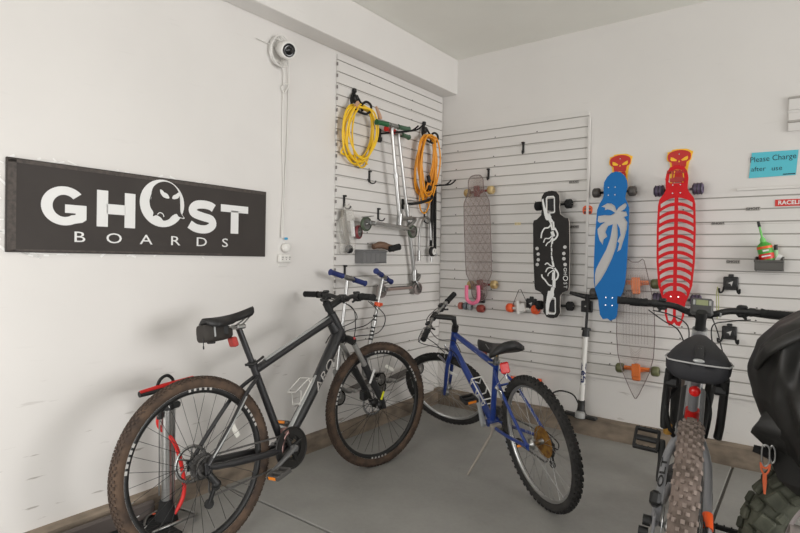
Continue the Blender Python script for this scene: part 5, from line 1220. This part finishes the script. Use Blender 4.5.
m = MB(); m.cyl(clus, Vector((.175, 0, .91)), .016); m.build('seat_post', [gf], B3)
m = MB(); m.lathe([(.001, -.006), (.010, -.006), (.018, 0), (.020, .010), (.017, .014), (.001, .014)], (.165, 0, .80), (1, 0, .2), 20); m.build('rear_light', [mat('bright_red_light', (226, 36, 34), .25)], B3)
# wide padded seat cover with piping
m = MB(); rings = []
for i, (x, w, zt, zb) in enumerate(((-.015, .03, .878, .862), (-.010, .085, .905, .845), (.0, .118, .918, .838), (.05, .134, .94, .838), (.11, .128, .955, .845), (.17, .10, .965, .855), (.22, .07, .968, .87), (.28, .045, .962, .885), (.31, .02, .95, .90))):
    w *= .74; zt = .93+(zt-.895)*.95; zb = .93+(zb-.895)*1.1; ring = []
    for k in range(24):
        a = 2*PI*k/24; cs, sn = math.cos(a), math.sin(a)
        zz = (zt-.035 if sn < 0 else zt-.035)
        top = (zt-.93)*max(0, sn)**.8 * (1-.0*abs(cs)); yy = w*math.copysign(abs(cs)**.75, cs)
        z = .93+ (zt-.93)*(1-abs(cs)**2.6)*(1 if sn >= 0 else 0) if sn >= 0 else .93+(zb-.93)*abs(sn)**.5
        ring.append(Vector((x, yy, z)))
    rings.append(ring)
m.loft(rings); 
sc3 = m.build('saddle', [mat('padded_seat', (34, 34, 38), .7, bump=.3)], B3)
m = MB(); m.tube([Vector((-.016, w*.98, .893)) if 0 else Vector((x, w*.74, .932)) for x, w in ((.22, -.071), (.17, -.102), (.11, -.130), (.05, -.136), (.0, -.120), (-.012, -.085), (-.018, -.03), (-.018, .03), (-.012, .085), (.0, .120), (.05, .136), (.11, .130), (.17, .102), (.22, .071))], .0028, 6); m.build('piping', [mat('grey_piping', (170, 170, 170), .4)], sc3)
m = MB(); m.sphere((-.012, .0, .942), .018, (.4, 1, .42), 14); m.build('seat_badge', [silver], sc3)
m = MB(); m.box((.04, .0, .975), (.02, .012, .006), 0, bev=.002); m.build('zip_tab', [silver], sc3)
m = MB(); m.tube([(.0, .0, .945), (.02, .0, .965), (.06, 0, .976)], .010, 8, flat=(1.6, (0, 0, 1))); m.build('center_seam', [mat('seat_dark', (36, 36, 38), .6)], sc3)
# under-seat luggage straps / fork legs of suspension seen both sides
for s, lab in ((1, 1), (-1, 1)):
    m = MB(); m.tube(smoothpts([Vector((.10, s*.085,  .875)), Vector((.15, s*.088, .78)), Vector((.17, s*.088, .70)), Vector((.18, s*.085, .65))], 5), .020, 10, flat=(.7, (1, 0, 0))); m.box((.15, s*.075, .835), (.10, .05, .04), 0, bev=.01)
    o = m.build('side_strap', [plastic], B3)
m = MB(); m.tube(smoothpts([(.18, .06, .80), (.15, .085, .75), (.17, .07, .66), (.24, .05, .60)], 5), .008, 8); m.tube(smoothpts([(.18, -.04, .80), (.15, -.055, .74), (.18, -.05, .64)], 5), .005, 8); m.build('cable', [rubber], B3)
m = MB(); m.cyl((.19, .075, .655), (.20, .072, .625), .016); m.build('shock_collar', [mat('gold_anodised', (190, 144, 70), .35, .7)], B3)
# head tube sleeve and cockpit
sb = Vector((.835, 0, 1.022)); st0 = h0-fdir*.06
m = MB(SX); m.cyl(h0, h0-fdir*.09, .022); m.tube([st0, sb], [.024, .022], 12); m.box(sb, (.045, .06, .05), 0, bev=.01); m.build('stem', [plastic], B3)
m = MB(); m.cyl(h1, h0, .032); m.build('head_sleeve', [mat('clear_grey_sleeve', (168, 168, 166), .3)], B3)
bar, P = grip_bar(SX, B3, sb, .355, satin, rubber, .13, rise=.030, sweep=.05, r=.0145)
m = MB(SX); Rm = Matrix.Rotation(rad(35), 3, 'Y'); c = sb+Vector((-.045, .0, .034)); m.box(c, (.085, .092, .024), 0, R=Matrix.Rotation(rad(-62), 3, 'Y'), bev=.010); m.box(c+Vector((.02, 0, -.03)), (.03, .05, .03), 0, bev=.006)
dsp = m.build('display', [mat('display_grey', (70, 70, 70), .45)], bar)
m = MB(SX); R48 = Matrix.Rotation(rad(-62), 3, 'Y'); m.box(c+R48 @ Vector((.016, 0, .0125)), (.026, .048, .002), 0, R=R48); m.build('screen', [mat('lcd_green', (140, 146, 110), .3)], dsp)
m = MB(SX); m.box(c+R48 @ Vector((.016, .032, .0128)), (.024, .009, .001), 0, R=R48); m.box(c+R48 @ Vector((.016, -.032, .0128)), (.024, .009, .001), 0, R=R48); text_mesh(m, '', .01, 0, 0, 0, .001, 0) if False else None
m.build('screen_trim', [silver], dsp)
m = MB(SX); q = sb+Vector((-.008, -.155, .034)); m.sphere(q+Vector((0, 0, .008)), .019, (1, 1, .8), 14); m.cyl(q+Vector((0, 0, -.02)), q, .016); m.build('bell', [plastic], bar)
m = MB(SX); m.cyl(sb+Vector((-.004, -.075, .008)), sb+Vector((-.004, -.082, .008)), .0165); m.build('clamp_ring', [silver], bar)
m = MB(SX); cr = h1+fdir*.05+Vector((.01, 0, 0)); m.tube([cr+Vector((0, -.075, 0)), cr+Vector((0, 0, .014)), cr+Vector((0, .075, 0))], [.026, .024, .026], 12)
for s in (-1, 1): m.tube([cr+Vector((0, s*.075, 0)), cr+(fh-cr)*.4+Vector((0, s*.07, 0)), fh+Vector((0, s*.066, 0))], [.018, .024, .016], 12)
m.build('fork', [plastic], B3)
m = MB(); S3 = lambda p: SX @ Vector(p)
for p in ([S3(sb+Vector((.03, .22, -.01))), S3(sb+Vector((.07, .15, -.06))), Vector((.86, .09, .93)), Vector((.80, .05, .86)), Vector((.70, .04, .82))],
          [S3(sb+Vector((.03, .20, -.01))), S3(sb+Vector((.09, .12, -.03))), Vector((.88, .05, .95)), Vector((.84, .04, .84))],
          [S3(sb+Vector((.03, -.20, -.01))), S3(sb+Vector((.06, -.12, -.03))), Vector((.86, -.05, .97)), Vector((.83, -.06, .88)), Vector((.78, -.10, .82)), Vector((.74, -.06, .80))],
          [S3(sb+Vector((.02, -.05, -.02))), Vector((.84, -.07, .95)), Vector((.80, -.10, .86)), Vector((.72, -.12, .83))]):
    m.tube(smoothpts(p, 6), .003, 6)
m.build('cable', [plastic], B3)
m = MB(); chainring(m, bb, .075, 36, -.07, .003, 0, inner=.05); m.build('chainring', [dkst], B3)
crank(B3, bb, 42, .17, .085, plastic, pedal_m=plastic, side=1, pw=.10, big=True, flat_tilt=-35)
crank(B3, bb, 222, .17, -.085, plastic, pedal_m=plastic, side=-1, pw=.10, big=True, flat_tilt=-20)
m = MB(); m.box((.02, .084, .44), (.075, .035, .05), 0, bev=.010, R=Matrix.Rotation(.5, 3, 'Y')); m.cyl((.0, .09, .367), (0, .115, .367), .018); m.cyl((-.01, .095, .33), (-.01, .125, .33), .016); m.build('rear_brake_caliper', [plastic], B3)
m = MB(); cassette_mb(m, (0, .367), -.04, (.06, .05, .04, .03), .006); m.build('cassette', [dkst], B3)
m = MB(); chain_mb((0, .367), .04, bb, .072, -.060, m, lower=(.03, .24)); m.build('chain', [dkst], B3)
derailleur(B3, (0, .367), -.085, satin, drop=.15)

# ---------------------------------------------------------------- 4. fat lugged-tyre bike under a black cover
B4 = thing('fat_tyre_bicycle', bframe(2.692, -1.68, 22, 3), 'bike with olive-grey lugged fat tyre at the right edge, under a black cover', 'bicycle')
lug = mat('olive_lug', (92, 94, 80), .7, c2=(60, 62, 50), vscale=16, bump=.4)
pale = mat('dusty_pale_tread', (150, 138, 132), .8, c2=(104, 98, 92), vscale=12, bump=.3)
wg = mat('wheel_grey', (158, 148, 146), .4, .2)
R4 = .332; r4 = .066; Rc = R4-r4
def fat_wheel(X4, name):
    m = MB(X4); m.lathe([(Rc+r4*.92*math.cos(rad(a)), r4*.92*math.sin(rad(a))) for a in range(-150, 151, 15)], (0, 0, 0), (0, 1, 0), 80, 0)
    n = 22
    for i in range(n):
        for (ph, sl, sw, sh, off, mi) in ((0, .040, .036, .020, 0, 0), (30, .040, .034, .022, .5, 0), (-30, .040, .034, .022, .5, 0), (62, .052, .052, .026, 0, 0), (-62, .052, .052, .026, 0, 0), (95, .036, .030, .012, .5, 0), (-95, .036, .030, .012, .5, 0)):
            a = 2*PI*(i+off)/n; p = rad(ph); rd = Vector((math.cos(a), 0, math.sin(a))); tn = Vector((-math.sin(a), 0, math.cos(a))); yy = Vector((0, 1, 0))
            nrm = rd*math.cos(p)+yy*math.sin(p); sd = tn.cross(nrm); tw = Matrix.Rotation(.3*(1 if ph > 0 else -1)*(1 if ph else 0), 3, nrm)
            Rm = tw @ Matrix((tn, sd, nrm)).transposed(); m.box(rd*(Rc+r4*.92*math.cos(p))+yy*r4*.92*math.sin(p)+nrm*sh*.35, (sl, sw, sh), mi, R=Rm, bev=.006)
    q = MB(X4); q.lathe([(Rc-.025, -.050), (Rc-.025, .050), (Rc-.055, .046), (Rc-.05, -.046)], (0, 0, 0), (0, 1, 0), 60, closed=True)
    rim4 = q.build(name, [wg], B4); m.build('tyre', [lug], rim4)
    for k in range(10):
        a = 2*PI*k/10; q = MB(X4)
        q.tube([Vector((math.cos(a)*.03, -.01, math.sin(a)*.03)), Vector((math.cos(a+.12)*.10, -.03, math.sin(a+.12)*.10)), Vector((math.cos(a+.3)*(Rc-.04), -.04, math.sin(a+.3)*(Rc-.04)))], [.020, .016, .020], 10)
        q.build('spoke', [pale], rim4)
    q = MB(X4); q.lathe([(.001, -.07), (.045, -.07), (.06, -.05), (.06, .05), (.045, .07), (.001, .07)], (0, 0, 0), (0, 1, 0), 24); q.build('hub', [wg], rim4)
fat_wheel(Matrix.Translation((0, 0, R4)), 'rear_wheel'); fat_wheel(Matrix.Translation((1.12, 0, R4)), 'front_wheel')
m = MB()
for s_ in (-1, 1): m.tube([Vector((0, s_*.10, R4)), Vector((.25, s_*.09, .34)), Vector((.45, s_*.05, .36))], .016, 10); m.tube([Vector((0, s_*.10, R4)), Vector((.12, s_*.09, .50)), Vector((.32, s_*.04, .70))], .014, 10)
m.tube([Vector((.32, 0, .74)), Vector((.46, 0, .34))], .022, 12); m.tube([Vector((.33, 0, .72)), Vector((.88, 0, .80))], .022, 12); m.tube([Vector((.46, 0, .34)), Vector((.90, 0, .76))], .032, 12); m.tube([Vector((.87, 0, .86)), Vector((.92, 0, .70))], .026, 12)
m.build('frame', [plastic], B4)
m = MB(); m.tube([Vector((.92, 0, .70)), Vector((.97, .085, .64)), Vector((1.12, .085, .32))], .018, 10); m.tube([Vector((.92, 0, .70)), Vector((.97, -.085, .64)), Vector((1.12, -.085, .32))], .018, 10)
m.build('fork', [plastic], B4)
m = MB(); m.tube([Vector((.87, 0, .86)), Vector((.89, 0, 1.0)), Vector((.86, .1, 1.03)), Vector((.82, .30, 1.04))], .013, 10); m.tube([Vector((.89, 0, 1.0)), Vector((.86, -.1, 1.03)), Vector((.82, -.30, 1.04))], .013, 10); m.build('handlebar', [plastic], B4)
saddle(B4, (.10, .86), (.38, .85), .2, seatm)

# the cover: a heavy black cloth hanging over the bar and saddle
cloth = mat('black_cover_cloth', (40, 39, 37), .5, var=.15, bump=.15, bscale=300)
def cloth_obj(name, cx, cy, prof, nth, matr, folds, seed, M=None):
    rr = random.Random(seed); ph = [rr.uniform(0, 6.28) for _ in range(8)]; rings = []
    nv = 44
    for i in range(nv+1):
        f = i/nv*(len(prof)-1); j = min(int(f), len(prof)-2); g = f-j; g = g*g*(3-2*g)
        z = prof[j][0]*(1-g)+prof[j+1][0]*g; rx = prof[j][1]*(1-g)+prof[j+1][1]*g; ry = prof[j][2]*(1-g)+prof[j+1][2]*g; ox = prof[j][3]*(1-g)+prof[j+1][3]*g
        amp = folds*(i/nv)**.6
        ring = []
        for k in range(nth):
            a = 2*PI*k/nth; v = i/nv
            w = 1+amp*(.5*math.sin(5*a+ph[0]+6.5*v)+.35*math.sin(9*a+ph[1]-7*v)+.25*math.sin(3*a+ph[2]+4*v)+.3*(abs(math.sin(4*a+ph[3]+5*v))-.5))
            ring.append(Vector((cx+ox+rx*w*math.cos(a), cy+ry*w*math.sin(a), z+.02*math.sin(3*a+ph[4])*(1 if v > .15 else v/.15)+.012*math.sin(7*a+5*v+ph[5])*v)))
        rings.append(ring)
    m = MB(); m.loft(rings, caps=False); m.add(rings[0], [list(range(nth))[::-1]], 0, True)
    return m.build(name, [matr])
def drape():
    """black cloth hanging over the rear of the fat-tyre bike: ridge rises to the right, folds sweep down from it"""
    nu, nv = 90, 60; rings = []
    # outline control per height fraction: (z, half width left, half width right, half depth)
    prof = [(1.150, .02, .05, .03), (1.135, .10, .30, .10), (1.09, .165, .42, .17), (1.02, .20, .46, .20), (.93, .215, .48, .215), (.84, .21, .48, .22), (.75, .175, .46, .21), (.67, .13, .44, .20), (.61, .09, .40, .19), (.57, .07, .36, .18)]
    for i in range(nv+1):
        f = i/nv*(len(prof)-1); j = min(int(f), len(prof)-2); g = f-j
        z, wl, wr, dp = [prof[j][k]*(1-g)+prof[j+1][k]*g for k in range(4)]
        v = i/nv; ring = []
        for k in range(nu):
            a = 2*PI*k/nu; cx_ = math.cos(a); cy_ = math.sin(a)
            w = (wr if cx_ > 0 else wl)
            fold = 0
            s1 = a*1.0+2.4*v; fold += .075*max(0, math.cos(3*s1+.5))**4; fold += .055*max(0, math.cos(7*a-6*v+1.2))**3; fold -= .06*max(0, math.cos(4*a+7*v))**4; fold += .022*math.sin(13*a+9*v)
            fold *= min(1, v*4+.15)
            x = w*math.copysign(abs(cx_)**.85, cx_)*(1+fold*1.2); y = dp*math.copysign(abs(cy_)**.85, cy_)*(1+fold*2.2)
            zz = z+.035*cx_*(1-v)+.018*math.sin(5*a+1)*v+.02*math.sin(2*a)*v
            ring.append(Vector((x, y, zz)))
        rings.append(ring)
    m = MB(); m.loft(rings, caps=False); m.add(rings[0], [list(range(nu))[::-1]], 0, True)
    for v in m.v: v.x = v.x*.95+.012
    return m
t = thing('black_cover', fr((2.60, -1.74, 0), (math.cos(rad(15)), math.sin(rad(15)), 0), (-math.sin(rad(15)), math.cos(rad(15)), 0), (0, 0, 1)), 'large black cloth cover draped over the fat-tyre bike at the right edge', 'cover')
drape().build('cloth', [cloth], t)
m = MB()
m.tube(smoothpts([(-.205, -.02, .93), (-.19, -.12, 1.0), (-.10, -.17, 1.07), (.05, -.17, 1.12), (.25, -.16, 1.155)], 6), .020, 8, flat=(.5, (0, 0, 1)))
m.tube(smoothpts([(-.10, -.16, 1.06), (-.03, -.20, .97), (.02, -.225, .85), (.10, -.225, .74), (.16, -.21, .64)], 6), .022, 8, flat=(.5, (1, 0, 0)))
m.build('hem_seam', [cloth], t)
t = thing('pannier_flap', fr((2.475, -1.78, .62), (1, 0, 0), (0, 1, 0), (0, 0, 1)), 'black nylon flap hanging below the black cover beside the carabiner', 'flap')
m = MB(); m.loft([[Vector((x, y+.03*math.sin(z*40+x*9), z)) for x, y in ((x0, -.03), (x1, -.05), (x1, .05), (x0, .03))] for z, x0, x1 in ((.19, -.03, .34), (.12, -.06, .36), (.08, -.08, .36), (.04, -.04, .34), (-.04, .0, .30), (-.09, .05, .24))]); m.build('flap', [cloth], t)
m = MB(); m.tube([(-.07, -.03, .035), (-.04, -.03, .03), (-.015, -.03, .015)], [.012, .016, .012], 10); m.build('toggle', [rubber], t)
t = thing('carabiner_strap', fr((2.440, -1.845, .655), (.72, 0, 0), (0, .72, 0), (0, 0, .9)), 'steel carabiner with a short orange strap hanging below the black cover', 'carabiner')
m = MB(); m.tube(smoothpts([(0, 0, .03), (.014, 0, .02), (.014, 0, -.03), (0, 0, -.045), (-.012, 0, -.03), (-.012, 0, .02)], 4, True), .004, 8, closed=True); m.build('clip', [steel], t)
m = MB(); m.tube(smoothpts([(.022, .01, .03), (.034, .01, .015), (.034, .01, -.02), (.024, .01, -.03), (.014, .01, 0)], 4, True), .004, 8, closed=True); m.build('clip', [steel], t)
m = MB(); m.tube(smoothpts([(-.016, 0, -.035), (-.012, 0, -.06), (.0, 0, -.075), (.014, 0, -.06), (.018, 0, -.035), (.010, 0, -.048), (.0, 0, -.052), (-.008, 0, -.048)], 4, True), .004, 8, closed=True); m.tube([(.0, 0, -.07), (.001, 0, -.10), (.002, 0, -.145)], [.008, .009, .004], 8, flat=(.4, (1, 0, 0))); m.build('strap', [mat('strap_orange', (226, 108, 66), .6)], t)
